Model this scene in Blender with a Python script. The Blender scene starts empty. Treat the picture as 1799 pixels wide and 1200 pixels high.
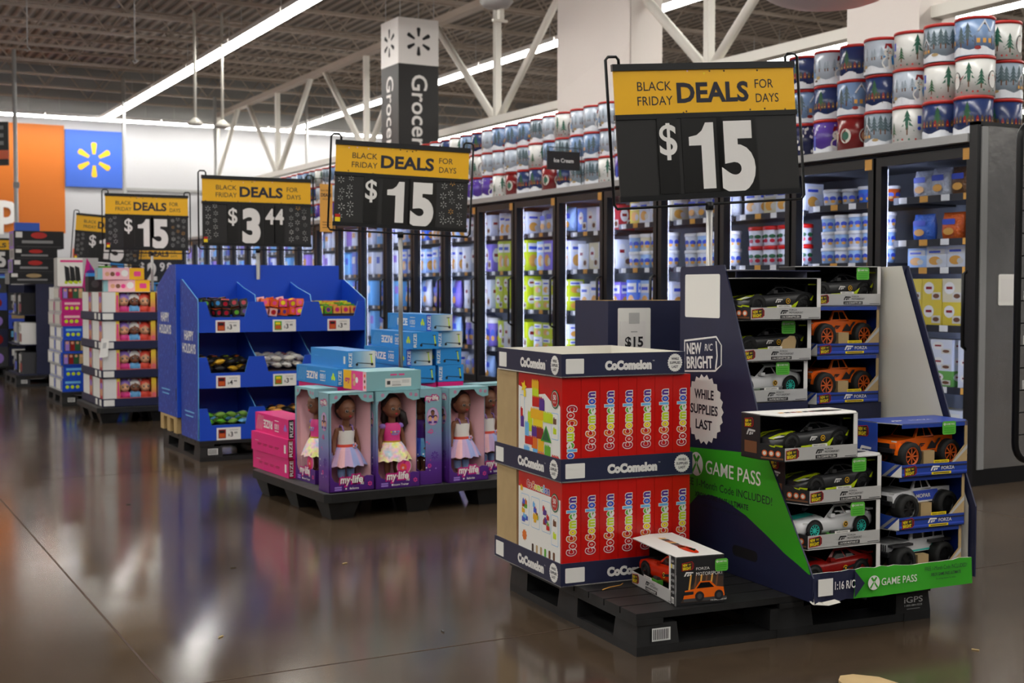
import bpy, bmesh, math, random
from mathutils import Vector, Matrix
random.seed(7)
SC = bpy.context.scene
COL = SC.collection
PI = math.pi

# ---------------------------------------------------------------- camera
cam_d = bpy.data.cameras.new('camera')
cam = bpy.data.objects.new('camera', cam_d)
COL.objects.link(cam)
cam.location = (0, 0, 1.2)
cam.rotation_euler = (PI/2 - math.radians(2.418), 0, -math.radians(28.535))
cam_d.sensor_width = 36.0
cam_d.lens = 2250.0/1799.0*36.0
cam_d.clip_start = 0.05
cam_d.clip_end = 200
cam_d.dof.use_dof = True
cam_d.dof.focus_distance = 4.15
cam_d.dof.aperture_fstop = 5.6
SC.camera = cam

# ---------------------------------------------------------------- world: dim light of the rest of the store
wd = bpy.data.worlds.new('world')
SC.world = wd
wd.use_nodes = True
wd.node_tree.nodes['Background'].inputs[0].default_value = (0.80, 0.84, 0.92, 1)
wd.node_tree.nodes['Background'].inputs[1].default_value = 0.07
LAMP = 28.0         # ceiling tube strength
LED = 14.0           # freezer LED strength
vs = SC.view_settings
vs.view_transform = 'Standard'
vs.look = 'None'
vs.exposure = 0.0
vs.gamma = 1.0
vs.use_curve_mapping = False

# ---------------------------------------------------------------- materials
def lin(h):
    h = h.lstrip('#')
    c = [int(h[i:i+2], 16)/255 for i in (0, 2, 4)]
    return tuple((x/12.92 if x <= .04045 else ((x+.055)/1.055)**2.4) for x in c)
_M = {}
SPEC = {  # name: (hex, roughness, metallic)
 'white': ('e6e3e0', .5, 0), 'paper': ('e9e7e2', .6, 0), 'offwhite': ('d6d2c8', .6, 0), 'grey': ('8b8b8b', .5, 0), 'lgrey': ('b9b9b7', .5, 0),
 'dgrey': ('3c3c3e', .5, 0), 'black': ('131315', .45, 0), 'inkblack': ('101014', .6, 0), 'satin': ('0c0c0e', .35, 0), 'panel': ('1b1a1a', .5, 0),
 'card': ('161514', .3, 0), 'yellow': ('f0b614', .4, 0), 'ybright': ('f2d516', .4, 0), 'lime': ('c8de1c', .4, 0), 'navy': ('1d2140', .5, 0), 'navyink': ('1f1f2e', .6, 0),
 'red': ('c8140f', .28, 0), 'dred': ('8e1214', .3, 0), 'crimson': ('b41330', .3, 0), 'orange': ('e0700c', .35, 0), 'ocolor': ('e8591a', .3, 0), 'wallorange': ('c2660a', .6, 0),
 'green': ('35a01f', .45, 0), 'tgreen': ('5fae2c', .4, 0), 'kgreen': ('5cb73e', .4, 0), 'dgreen': ('1f5a33', .5, 0), 'blue': ('1048c4', .42, 0), 'sblue': ('2a8ad2', .35, 0),
 'lblue': ('6fb6e8', .4, 0), 'kblue': ('3a55c8', .4, 0), 'purple': ('52258a', .4, 0), 'lpurple': ('9c7ad0', .5, 0), 'teal': ('86b6bc', .4, 0), 'mint': ('7fd6cf', .3, 0),
 'pink': ('e01e7c', .35, 0), 'hotpink': ('e8438e', .4, 0), 'lpink': ('eab6bd', .55, 0), 'tan': ('b59a6d', .7, 0), 'brown': ('6d4426', .6, 0), 'dbrown': ('3f2a1c', .7, 0),
 'wood': ('b89a66', .75, 0), 'silver': ('c6c5c3', .35, .2), 'truckblue': ('20409c', .4, 0), 'chrome': ('cfcfd2', .18, 1), 'steel': ('b4b2b0', .24, .8), 'pole': ('a3a2a0', .35, .6), 'wire': ('141416', .35, .4),
 'skin': ('7a4e36', .5, 0), 'skinl': ('d9a079', .5, 0), 'hair': ('1d1310', .5, 0), 'carblack': ('38383a', .35, 0), 'carwhite': ('e4e4e6', .25, 0), 'carred': ('d8300f', .25, 0),
 'carorange': ('e8650f', .25, 0), 'cdred': ('8c1410', .25, 0), 'glassblk': ('0a0b0d', .08, 0), 'tire': ('121212', .7, 0), 'rimteal': ('35c8b8', .3, 0), 'rimorange': ('c85a22', .35, 0),
 'rimblk': ('1b1b1c', .35, 0), 'boxin': ('0b0b0c', .6, 0), 'wallwhite': ('bcbcbf', .7, 0), 'wallblue': ('3560c4', .6, 0), 'wallgrey': ('9a9a98', .7, 0), 'ceildeck': ('6e645a', .8, 0),
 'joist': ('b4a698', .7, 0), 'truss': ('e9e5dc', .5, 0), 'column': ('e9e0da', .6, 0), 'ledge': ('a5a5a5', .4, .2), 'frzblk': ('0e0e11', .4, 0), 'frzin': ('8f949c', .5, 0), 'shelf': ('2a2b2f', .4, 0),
 'lidred': ('b9221c', .35, 0), 'snow': ('e3e6ee', .3, 0), 'nightblue': ('2a3968', .25, 0), 'skyblue': ('7a94bc', .25, 0), 'paleblue': ('bac4d2', .25, 0), 'tinwhite': ('dcdcd9', .25, 0),
 'tinnavy': ('23274e', .25, 0), 'tinpurple': ('5b3f9e', .25, 0), 'tinred': ('7c1a1c', .25, 0), 'pine': ('23604a', .4, 0), 'dimpine': ('4a5f66', .4, 0), 'fog': ('94a2b0', .3, 0), 'cabin': ('5e4630', .4, 0), 'lantern': ('e2a548', .4, 0),
 'gold': ('d9a92a', .35, .3), 'sequin': ('ece8e2', .3, .1), 'tulle': ('c3a6cc', .7, 0), 'tulleb': ('9fa9dc', .7, 0), 'coral': ('e8503c', .5, 0), 'sock': ('8fb0e0', .7, 0), 'tvio': ('6a54b8', .6, 0),
 'fuchsia': ('e23a8c', .5, 0), 'magenta': ('c4127c', .4, 0), 'leafy': ('6f9a3a', .5, 0), 'foil': ('c9c4c6', .3, .3), 'plastic': ('111112', .55, 0), 'deckgrey': ('3d3c3b', .6, 0), 'barcode': ('d8d8d6', .6, 0),
}
def nodes(name):
    m = bpy.data.materials.new(name)
    m.use_nodes = True
    nt = m.node_tree
    return m, nt, nt.nodes['Principled BSDF'], nt.nodes, nt.links
def ramp(N, stops):
    r = N.new('ShaderNodeValToRGB')
    e = r.color_ramp.elements
    while len(e) < len(stops): e.new(.5)
    for el, (p, c) in zip(e, stops):
        el.position = p; el.color = (*lin(c), 1)
    return r
def mt(name):
    if name in _M: return _M[name]
    m, nt, b, N, L = nodes(name)
    if name in SPEC:
        hx, ro, me = SPEC[name]
        c = lin(hx)
        b.inputs['Base Color'].default_value = (*c, 1)
        b.inputs['Roughness'].default_value = ro
        b.inputs['Metallic'].default_value = me
        if name in ('plastic', 'deckgrey', 'tan', 'wood', 'steel', 'navy', 'ceildeck'):   # scuffs and grain
            t = N.new('ShaderNodeTexCoord'); n = N.new('ShaderNodeTexNoise')
            n.inputs['Scale'].default_value = {'plastic': 14, 'deckgrey': 18, 'steel': 3}.get(name, 9)
            n.inputs['Detail'].default_value = 6
            L.new(t.outputs['Object'], n.inputs['Vector'])
            mr = N.new('ShaderNodeMapRange')
            lo, hi = {'plastic': (.7, 1.8), 'deckgrey': (.7, 1.3)}.get(name, (.92, 1.07))
            mr.inputs['From Min'].default_value = .35; mr.inputs['From Max'].default_value = .7
            mr.inputs['To Min'].default_value = lo; mr.inputs['To Max'].default_value = hi
            L.new(n.outputs[0], mr.inputs['Value'])
            mx = N.new('ShaderNodeMix'); mx.data_type = 'RGBA'; mx.blend_type = 'MULTIPLY'
            mx.inputs[0].default_value = 1
            mx.inputs[6].default_value = (*c, 1)
            L.new(mr.outputs[0], mx.inputs[7])
            L.new(mx.outputs[2], b.inputs['Base Color'])
            if name == 'steel':
                bp = N.new('ShaderNodeBump'); bp.inputs['Strength'].default_value = .12; bp.inputs['Distance'].default_value = .1
                L.new(n.outputs[0], bp.inputs['Height']); L.new(bp.outputs[0], b.inputs['Normal'])
    elif name == 'tube':
        b.inputs['Base Color'].default_value = (1, 1, 1, 1)
        b.inputs['Emission Color'].default_value = (1.0, .975, .915, 1)
        b.inputs['Emission Strength'].default_value = LAMP
    elif name == 'led':
        b.inputs['Base Color'].default_value = (1, 1, 1, 1)
        b.inputs['Emission Color'].default_value = (.66, .72, 1.0, 1)
        b.inputs['Emission Strength'].default_value = LED
    elif name == 'glass':
        N.remove(b)
        tr = N.new('ShaderNodeBsdfTransparent'); gl = N.new('ShaderNodeBsdfGlossy'); gl.inputs['Roughness'].default_value = .03
        fr = N.new('ShaderNodeFresnel'); fr.inputs[0].default_value = 1.35
        mx = N.new('ShaderNodeMixShader')
        tr.inputs[0].default_value = (.93, .95, .97, 1)
        L.new(fr.outputs[0], mx.inputs[0]); L.new(tr.outputs[0], mx.inputs[1]); L.new(gl.outputs[0], mx.inputs[2])
        L.new(mx.outputs[0], N['Material Output'].inputs[0])
    elif name in ('goods', 'goodsgloss'):
        oi = N.new('ShaderNodeObjectInfo')
        L.new(oi.outputs['Color'], b.inputs['Base Color'])
        b.inputs['Roughness'].default_value = .5 if name == 'goods' else .22
        if name == 'goodsgloss':
            t = N.new('ShaderNodeTexCoord'); n = N.new('ShaderNodeTexNoise'); n.inputs['Scale'].default_value = 14
            L.new(t.outputs['Object'], n.inputs['Vector'])
            bp = N.new('ShaderNodeBump'); bp.inputs['Strength'].default_value = .6; bp.inputs['Distance'].default_value = .02
            L.new(n.outputs[0], bp.inputs['Height']); L.new(bp.outputs[0], b.inputs['Normal'])
    elif name == 'dollcarton':      # printed teal-to-purple fade
        t = N.new('ShaderNodeTexCoord'); s = N.new('ShaderNodeSeparateXYZ'); L.new(t.outputs['Object'], s.inputs[0])
        mr = N.new('ShaderNodeMapRange'); mr.inputs['From Max'].default_value = .515; L.new(s.outputs[2], mr.inputs['Value'])
        r = ramp(N, [(0, '47186e'), (.22, '5b2f8e'), (.45, '7d84b8'), (.7, '7fa4b4'), (1, '86aeb8')])
        L.new(mr.outputs[0], r.inputs[0]); L.new(r.outputs[0], b.inputs['Base Color']); b.inputs['Roughness'].default_value = .35
    elif name == 'babycarton':      # printed yellow-to-pink fade
        t = N.new('ShaderNodeTexCoord'); s = N.new('ShaderNodeSeparateXYZ'); L.new(t.outputs['Object'], s.inputs[0])
        mr = N.new('ShaderNodeMapRange'); mr.inputs['From Max'].default_value = .25; L.new(s.outputs[2], mr.inputs['Value'])
        r = ramp(N, [(.1, 'd8357c'), (.45, 'e88a5c'), (.8, 'eec83a')])
        L.new(mr.outputs[0], r.inputs[0]); L.new(r.outputs[0], b.inputs['Base Color']); b.inputs['Roughness'].default_value = .4
    elif name == 'scooterart':      # printed blue fade behind the scooter
        t = N.new('ShaderNodeTexCoord'); s = N.new('ShaderNodeSeparateXYZ'); L.new(t.outputs['Object'], s.inputs[0])
        mr = N.new('ShaderNodeMapRange'); mr.inputs['From Max'].default_value = .165; L.new(s.outputs[0], mr.inputs['Value'])
        r = ramp(N, [(0, '2a78b8'), (.45, '8ab4d0'), (.9, 'd8d6cc')])
        L.new(mr.outputs[0], r.inputs[0]); L.new(r.outputs[0], b.inputs['Base Color']); b.inputs['Roughness'].default_value = .4
    elif name == 'spangle':         # rainbow sequin skirt
        t = N.new('ShaderNodeTexCoord'); v = N.new('ShaderNodeTexVoronoi'); v.inputs['Scale'].default_value = 70; L.new(t.outputs['Object'], v.inputs['Vector'])
        n = N.new('ShaderNodeTexNoise'); n.inputs['Scale'].default_value = 14; L.new(t.outputs['Object'], n.inputs['Vector'])
        r = ramp(N, [(.3, 'c8d86a'), (.42, 'e8dc8c'), (.52, 'e6b8c8'), (.62, '9cc8d8'), (.72, 'd8d0e8')])
        L.new(n.outputs[0], r.inputs[0])
        mx = N.new('ShaderNodeMix'); mx.data_type = 'RGBA'; mx.blend_type = 'ADD'; mx.inputs[0].default_value = .25
        L.new(r.outputs[0], mx.inputs[6]); L.new(v.outputs['Color'], mx.inputs[7]); L.new(mx.outputs[2], b.inputs['Base Color']); b.inputs['Roughness'].default_value = .4
    elif name == 'sparkleblue':     # blue display card printed with fine snow
        t = N.new('ShaderNodeTexCoord'); v = N.new('ShaderNodeTexNoise'); v.inputs['Scale'].default_value = 60; v.inputs['Detail'].default_value = 3
        mp = N.new('ShaderNodeMapping'); mp.inputs['Scale'].default_value = (1, 1, .45)
        L.new(t.outputs['Object'], mp.inputs['Vector']); L.new(mp.outputs[0], v.inputs['Vector'])
        r = ramp(N, [(.5, '14349a'), (.62, '2450b8'), (.75, '7aa0e0')])
        L.new(v.outputs[0], r.inputs[0]); L.new(r.outputs[0], b.inputs['Base Color']); b.inputs['Roughness'].default_value = .45
    elif name == 'floor':           # polished, stained concrete
        t = N.new('ShaderNodeTexCoord')
        n = N.new('ShaderNodeTexNoise'); n.inputs['Scale'].default_value = .55; n.inputs['Detail'].default_value = 8; n.inputs['Roughness'].default_value = .62
        n2 = N.new('ShaderNodeTexNoise'); n2.inputs['Scale'].default_value = 9; n2.inputs['Detail'].default_value = 8
        L.new(t.outputs['Object'], n.inputs['Vector']); L.new(t.outputs['Object'], n2.inputs['Vector'])
        r = ramp(N, [(.3, '3a3027'), (.5, '473b2f'), (.7, '524436')])
        ad = N.new('ShaderNodeMath'); ad.operation = 'MULTIPLY_ADD'; ad.inputs[1].default_value = .35; ad.inputs[2].default_value = -.17
        ad2 = N.new('ShaderNodeMath'); ad2.operation = 'ADD'
        L.new(n2.outputs[0], ad.inputs[0]); L.new(ad.outputs[0], ad2.inputs[0]); L.new(n.outputs[0], ad2.inputs[1])
        L.new(ad2.outputs[0], r.inputs[0]); L.new(r.outputs[0], b.inputs['Base Color'])
        mr = N.new('ShaderNodeMapRange'); mr.inputs['From Min'].default_value = .3; mr.inputs['From Max'].default_value = .7
        mr.inputs['To Min'].default_value = .11; mr.inputs['To Max'].default_value = .19
        L.new(n.outputs[0], mr.inputs['Value']); L.new(mr.outputs[0], b.inputs['Roughness'])
        bp = N.new('ShaderNodeBump'); bp.inputs['Strength'].default_value = .02; bp.inputs['Distance'].default_value = .004
        L.new(n2.outputs[0], bp.inputs['Height']); L.new(bp.outputs[0], b.inputs['Normal'])
    elif name == 'deck':            # corrugated steel roof deck
        t = N.new('ShaderNodeTexCoord'); w = N.new('ShaderNodeTexWave'); w.bands_direction = 'X'; w.inputs['Scale'].default_value = 1.6
        L.new(t.outputs['Object'], w.inputs['Vector'])
        r = ramp(N, [(.3, '665c52'), (.7, 'a09284')])
        L.new(w.outputs[0], r.inputs[0]); L.new(r.outputs[0], b.inputs['Base Color'])
        bp = N.new('ShaderNodeBump'); bp.inputs['Strength'].default_value = 1; bp.inputs['Distance'].default_value = .05
        L.new(w.outputs[0], bp.inputs['Height']); L.new(bp.outputs[0], b.inputs['Normal']); b.inputs['Roughness'].default_value = .7
    else:
        raise KeyError(name)
    _M[name] = m
    return m

# ---------------------------------------------------------------- mesh building
class Face:
    """a flat printed face: origin, right, up; N points out of it"""
    def __init__(s, O, U, V):
        s.O = Vector(O); s.U = Vector(U).normalized(); s.V = Vector(V).normalized(); s.N = s.U.cross(s.V).normalized()
    def p(s, x, y, d=0.0): return s.O + s.U*x + s.V*y + s.N*d
def front(x, y, z): return Face((x, y, z), (1, 0, 0), (0, 0, 1))
def left(x, y, z): return Face((x, y, z), (0, -1, 0), (0, 0, 1))      # origin at the far end
def right(x, y, z): return Face((x, y, z), (0, 1, 0), (0, 0, 1))
def top(x, y, z): return Face((x, y, z), (1, 0, 0), (0, 1, 0))

_T = {}
def text2d(s, bold):
    k = (s, round(bold, 3))
    if k not in _T:
        cu = bpy.data.curves.new('lettering', 'FONT')
        cu.body = s; cu.size = 1.0; cu.resolution_u = 5 if len(s) <= 2 else 3; cu.offset = bold; cu.fill_mode = 'FRONT'
        ob = bpy.data.objects.new('lettering', cu)
        me = ob.to_mesh()
        vs_ = [(v.co.x, v.co.y) for v in me.vertices]
        fs_ = [tuple(p.vertices) for p in me.polygons]
        ob.to_mesh_clear()
        bpy.data.objects.remove(ob); bpy.data.curves.remove(cu)
        if not vs_: vs_ = [(0, 0)]
        xs = [v[0] for v in vs_]; ys = [v[1] for v in vs_]
        _T[k] = (vs_, fs_, min(xs), max(xs), min(ys), max(ys))
    return _T[k]

class MB:
    def __init__(s): s.v = []; s.f = []; s.m = []; s.s = []; s.mats = []
    def mi(s, m):
        if m not in s.mats: s.mats.append(m)
        return s.mats.index(m)
    def poly(s, pts, m, sm=False):
        i = len(s.v); s.v += [Vector(p) for p in pts]
        s.f.append(tuple(range(i, i+len(pts)))); s.m.append(s.mi(m)); s.s.append(sm)
    def mesh(s, vs_, fs_, m, sm=False):
        i = len(s.v); s.v += [Vector(p) for p in vs_]; k = s.mi(m)
        for f in fs_: s.f.append(tuple(i+j for j in f)); s.m.append(k); s.s.append(sm)
    def box(s, a, b, m, **fm):
        (x0, y0, z0), (x1, y1, z1) = a, b
        P = [(x0, y0, z0), (x1, y0, z0), (x1, y1, z0), (x0, y1, z0), (x0, y0, z1), (x1, y0, z1), (x1, y1, z1), (x0, y1, z1)]
        i = len(s.v); s.v += [Vector(p) for p in P]
        for k, f in dict(bottom=(3, 2, 1, 0), top=(4, 5, 6, 7), front=(0, 1, 5, 4), right=(1, 2, 6, 5), back=(2, 3, 7, 6), left=(3, 0, 4, 7)).items():
            s.f.append(tuple(i+j for j in f)); s.m.append(s.mi(fm.get(k, m))); s.s.append(False)
    def flat(s, F, pts, m, d=.0006):
        s.poly([F.p(x, y, d) for x, y in pts], m)
    def rect(s, F, x0, y0, x1, y1, m, d=.0006, r=0):
        if r <= 0: s.flat(F, [(x0, y0), (x1, y0), (x1, y1), (x0, y1)], m, d); return
        pts = []
        for cx, cy, a in ((x1-r, y0+r, -90), (x1-r, y1-r, 0), (x0+r, y1-r, 90), (x0+r, y0+r, 180)):
            for k in range(4):
                t = math.radians(a+30*k); pts.append((cx+r*math.cos(t), cy+r*math.sin(t)))
        s.flat(F, pts, m, d)
    def disc(s, F, x, y, rx, m, d=.0006, ry=None, n=20):
        ry = ry or rx
        s.flat(F, [(x+rx*math.cos(2*PI*k/n), y+ry*math.sin(2*PI*k/n)) for k in range(n)], m, d)
    def burst(s, F, x, y, r, m, d=.0006, n=20, k=.88):
        s.flat(F, [(x+r*(1 if j % 2 == 0 else k)*math.cos(PI*j/n), y+r*(1 if j % 2 == 0 else k)*math.sin(PI*j/n)) for j in range(2*n)], m, d)
    def spark(s, F, x, y, r, m, d=.0008, w=.13, r0=.36, n=6):
        for k in range(n):
            a = PI/2+k*2*PI/n; c, q = math.cos(a), math.sin(a)
            pts = [(r0*r, -w*r*.5), (r*.9, -w*r), (r, -w*r*.6), (r, w*r*.6), (r*.9, w*r), (r0*r, w*r*.5)]
            s.flat(F, [(x+u*c-t*q, y+u*q+t*c) for u, t in pts], m, d)
    def text(s, F, t, x, y, h, m, bold=0.0, al='C', w=None, d=.0009, rot=0, sx=1.0, shear=0.0):
        """h: height of a capital; (x, y): baseline point (left, centre or right) of the line"""
        vs_, fs_, a, b, _, _ = text2d(t, bold)
        k = h/.729
        kx = k*sx
        if w is not None: kx = w/max(b-a, 1e-6)
        x0 = {'L': a, 'C': (a+b)/2, 'R': b}[al]
        c, q = math.cos(rot), math.sin(rot)
        out = []
        for vx, vy in vs_:
            px, py = (vx-x0)*kx+shear*vy*k, vy*k
            out.append(F.p(x+px*c-py*q, y+px*q+py*c, d))
        s.mesh(out, fs_, m)
    def extrude(s, F, pts, t, m, side=None, back=None):
        """a slab whose outline PTS lies on F; thickness T goes into the surface"""
        n = len(pts); side = side or m
        s.poly([F.p(x, y) for x, y in pts], m)
        s.poly([F.p(x, y, -t) for x, y in reversed(pts)], back or m)
        for i in range(n):
            (xa, ya), (xb, yb) = pts[i], pts[(i+1) % n]
            s.poly([F.p(xa, ya, -t), F.p(xb, yb, -t), F.p(xb, yb), F.p(xa, ya)], side)
    def loft(s, rings, m, sm=True, caps=True, closed=True):
        n = len(rings[0]); i = len(s.v)
        for r in rings: s.v += [Vector(p) for p in r]
        k = s.mi(m)
        for j in range(len(rings)-1):
            for q in range(n if closed else n-1):
                a = i+j*n+q; b = i+j*n+(q+1) % n
                s.f.append((a, b, b+n, a+n)); s.m.append(k); s.s.append(sm)
        if caps:
            s.f.append(tuple(i+q for q in reversed(range(n)))); s.m.append(k); s.s.append(False)
            e = i+(len(rings)-1)*n
            s.f.append(tuple(e+q for q in range(n))); s.m.append(k); s.s.append(False)
    def cyl(s, p0, p1, r0, m, r1=None, n=12, sm=True, caps=True):
        p0, p1 = Vector(p0), Vector(p1); r1 = r0 if r1 is None else r1
        d = (p1-p0).normalized(); a = d.orthogonal().normalized(); b = d.cross(a)
        s.loft([[p+(a*math.cos(2*PI*k/n)+b*math.sin(2*PI*k/n))*r for k in range(n)] for p, r in ((p0, r0), (p1, r1))], m, sm, caps)
    def tube(s, pts, r, m, n=8, closed=False):
        pts = [Vector(p) for p in pts]; rings = []; N = len(pts); a = None
        for i, p in enumerate(pts):
            if closed: d = pts[(i+1) % N]-pts[i-1]
            else: d = pts[min(i+1, N-1)]-pts[max(i-1, 0)]
            d.normalize()
            a = d.orthogonal() if a is None else a-d*a.dot(d)
            a.normalize(); b = d.cross(a)
            rr = r[i] if isinstance(r, (list, tuple)) else r
            rings.append([p+(a*math.cos(2*PI*k/n)+b*math.sin(2*PI*k/n))*rr for k in range(n)])
        if closed: rings.append(rings[0])
        s.loft(rings, m, True, not closed)
    def lathe(s, prof, m, c=(0, 0, 0), n=24, sm=True, caps=True):
        s.loft([[(c[0]+r*math.cos(2*PI*k/n), c[1]+r*math.sin(2*PI*k/n), c[2]+z) for k in range(n)] for r, z in prof], m, sm, caps)
    def ell(s, c, r, m, n=16, R=None):
        rx, ry, rz = (r, r, r) if isinstance(r, (int, float)) else r
        rings = []
        h = n//2
        for j in range(h+1):
            t = -PI/2+PI*j/h; q = max(math.cos(t), 1e-3)
            ring = [Vector((rx*q*math.cos(2*PI*k/n), ry*q*math.sin(2*PI*k/n), rz*math.sin(t))) for k in range(n)]
            rings.append([Vector(c)+(R @ p if R else p) for p in ring])
        s.loft(rings, m, True, True)
    def add(s, o, M=None):
        i = len(s.v); s.v += [(M @ p if M is not None else p.copy()) for p in o.v]
        for f, m, q in zip(o.f, o.m, o.s): s.f.append(tuple(i+j for j in f)); s.m.append(s.mi(o.mats[m])); s.s.append(q)
    def data(s, name):
        me = bpy.data.meshes.new(name)
        me.from_pydata([tuple(p) for p in s.v], [], s.f)
        for m in s.mats: me.materials.append(mt(m))
        me.polygons.foreach_set('material_index', s.m)
        me.polygons.foreach_set('use_smooth', s.s)
        me.update()
        return me
    def build(s, name, parent=None, loc=None, rz=None, rot=None):
        return put(name, s.data(name), parent, loc, rz, rot)
def put(name, me, parent=None, loc=None, rz=None, rot=None):
    o = bpy.data.objects.new(name, me); COL.objects.link(o)
    if parent is not None: o.parent = parent
    if loc is not None: o.location = loc
    if rz is not None: o.rotation_euler = (0, 0, rz)
    if rot is not None: o.rotation_euler = rot
    return o
def tag(o, label=None, cat=None, group=None, kind=None):
    for k, v in (('label', label), ('category', cat), ('group', group), ('kind', kind)):
        if v: o[k] = v
    return o
def thing(name, label, cat, loc=(0, 0, 0), rz=0.0, group=None):
    o = bpy.data.objects.new(name, None); COL.objects.link(o)
    o.empty_display_size = .05
    o.location = loc; o.rotation_euler = (0, 0, rz)
    return tag(o, label, cat, group)
def dup(o, loc, rz=0.0, label=None, group=None, rot=None):
    def cp(x, par):
        c = x.copy(); COL.objects.link(c)
        if par is not None: c.parent = par
        for ch in x.children: cp(ch, c)
        return c
    c = cp(o, None)
    c.location = loc; c.rotation_euler = rot if rot is not None else (0, 0, rz)
    return tag(c, label, None, group)
class Frame:
    """a pallet's own axes: u along its front, v away from the camera"""
    def __init__(s, x, y, deg):
        s.x, s.y, s.a = x, y, math.radians(deg); s.c, s.s = math.cos(s.a), math.sin(s.a)
    def w(s, u, v, z=0.0): return (s.x+u*s.c-v*s.s, s.y+u*s.s+v*s.c, z)
def ordinal(i): return ('first', 'second', 'third', 'fourth', 'fifth', 'sixth', 'seventh', 'eighth', 'ninth', 'tenth', 'eleventh', 'twelfth')[i]
def struct(mb, name, **k): return tag(mb.build(name, **k), kind='structure')

# ================================================================ the building
def numword(i):
    a = ['first', 'second', 'third', 'fourth', 'fifth', 'sixth', 'seventh', 'eighth', 'ninth', 'tenth', 'eleventh', 'twelfth', 'thirteenth', 'fourteenth', 'fifteenth', 'sixteenth', 'seventeenth', 'eighteenth', 'nineteenth']
    b = ['', '', 'twent', 'thirt', 'fort', 'fift', 'sixt', 'sevent', 'eight']
    i += 1
    if i < 20: return a[i-1]
    return b[i//10]+('ieth' if i % 10 == 0 else 'y-'+a[i % 10-1])

mb = MB()
mb.poly([(-16, -12, 0), (34, -12, 0), (34, 29.3, 0), (-16, 29.3, 0)], 'floor')
for a, b in (((.896, -12), (.904, 29.3)), ((-3.68, -12), (-3.672, 29.3)), ((5.48, -12), (5.488, 29.3))):    # saw-cut joints
    mb.poly([(a[0], a[1], .0006), (b[0], a[1], .0006), (b[0], b[1], .0006), (a[0], b[1], .0006)], 'dbrown')
for y in (-5.34, -.76, 3.82, 8.4, 12.98, 17.56, 22.1, 26.7):
    mb.poly([(-16, y-.003, .0007), (34, y-.003, .0007), (34, y+.003, .0007), (-16, y+.003, .0007)], 'dbrown')
struct(mb, 'floor')

mb = MB(); mb.box((-16, -12, 6.05), (34, 29.4, 6.2), 'deck'); struct(mb, 'ceiling')
mb = MB(); mb.box((-16, 29.3, 0), (34, 29.5, 6.05), 'wallwhite')
F = front(0, 29.3, 0)
mb.rect(F, -16, 2.38, 4.83, 4.72, 'wallorange', .012)
mb.rect(F, -16, 4.86, 34, 6.05, 'wallgrey', .004)
mb.rect(F, 6.06, 3.36, 14, 3.42, 'wallgrey', .03)
for x, z, r in ((6.4, 4.05, .11), (6.75, 4.2, .08), (7.2, 3.95, .1), (7.5, 3.8, .08), (7.95, 4.15, .1), (6.5, 3.75, .07), (8.6, 3.9, .09), (9.1, 4.2, .08)):
    mb.spark(F, x, z, r, 'lgrey', .002, w=.09)
struct(mb, 'wall_back')
mb = MB(); mb.box((33.8, -12, 0), (34, 29.3, 6.05), 'wallgrey'); struct(mb, 'wall_right')
mb = MB(); mb.box((-16, -12, 0), (-15.8, 29.3, 6.05), 'wallwhite'); struct(mb, 'wall_left')

mb = MB(); mb.text(front(3.87, 29.288, 0), 'Pickup', 0, 2.59, .70, 'white', .035, 'R', d=.03)
tag(mb.build('wall_lettering'), 'big white letters spelling Pickup on the orange back wall', 'sign')
mb = MB(); F = front(4.845, 29.28, 3.40)
mb.box((4.845, 29.24, 3.40), (6.05, 29.298, 4.64), 'wallblue'); mb.spark(front(4.845, 29.24, 3.40), .60, .60, .38, 'yellow', .004, w=.16, r0=.33)
tag(mb.build('wall_sign'), 'square blue wall sign with yellow six-petal spark on the back wall', 'sign')

# bar joists across the store, a girder truss along it
n = 0
for k in range(17):
    Y = 30.6-1.55*(k+1)
    mb = MB()
    for z in (5.25, 5.96):
        mb.box((-15.8, Y-.04, z), (33.8, Y+.04, z+.04), 'joist')
    pts = []
    x = -15.6; up = False
    while x < 33.5:
        mb.tube([(x, Y, 5.28 if not up else 5.98), (x+.55, Y, 5.98 if not up else 5.28)], .013, 'joist', 5)
        x += .55; up = not up
    n += 1; struct(mb, 'beam_%d' % n)
for X in (8.2, 24.0):
    mb = MB()
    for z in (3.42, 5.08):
        mb.box((X-.07, -3.3, z), (X+.07, 29.2, z+.10), 'truss' if z < 4 else 'joist')  # shade above the lights is put into the upper chord's browner colour
    for k in range(7):
        Y = 1.4+4.7*k
        mb.box((X-.045, Y-.04, 3.5), (X+.045, Y+.04, 5.1), 'truss')
        for s in (-1, 1): mb.tube([(X, Y+s*.08, 3.5), (X, min(Y+s*2.0, 29.1), 5.12)], .055, 'truss', 6)
    n += 1; struct(mb, 'beam_%d' % n)
# boxed white columns with a faceted cladding
mb = MB()
A = (8.0, 11.95, 0); B = (8.42, 13.54, 6.04)
mb.box(A, B, 'column')
P = lambda y, z, d: (8.0-d, y, z)
g = [P(11.955, 2.4, .012), P(13.535, 2.4, .012), P(12.75, 3.05, .04), P(11.955, 3.95, .012), P(13.535, 3.55, .012), P(12.75, 4.9, .04), P(11.955, 5.2, .012), P(13.535, 5.3, .012)]
for t in ((1, 0, 2), (0, 3, 2), (4, 1, 2), (3, 4, 2), (4, 3, 5), (3, 6, 5), (7, 4, 5), (6, 7, 5)): mb.poly([g[i] for i in t], 'column')
struct(mb, 'column_1')
mb = MB(); mb.box((8.0, 7.72, 0), (8.42, 8.56, 6.04), 'column'); struct(mb, 'column_2')
mb = MB(); mb.box((8.03, 18.75, 0), (8.37, 19.1, 4.3), 'column'); struct(mb, 'column_3')

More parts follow.
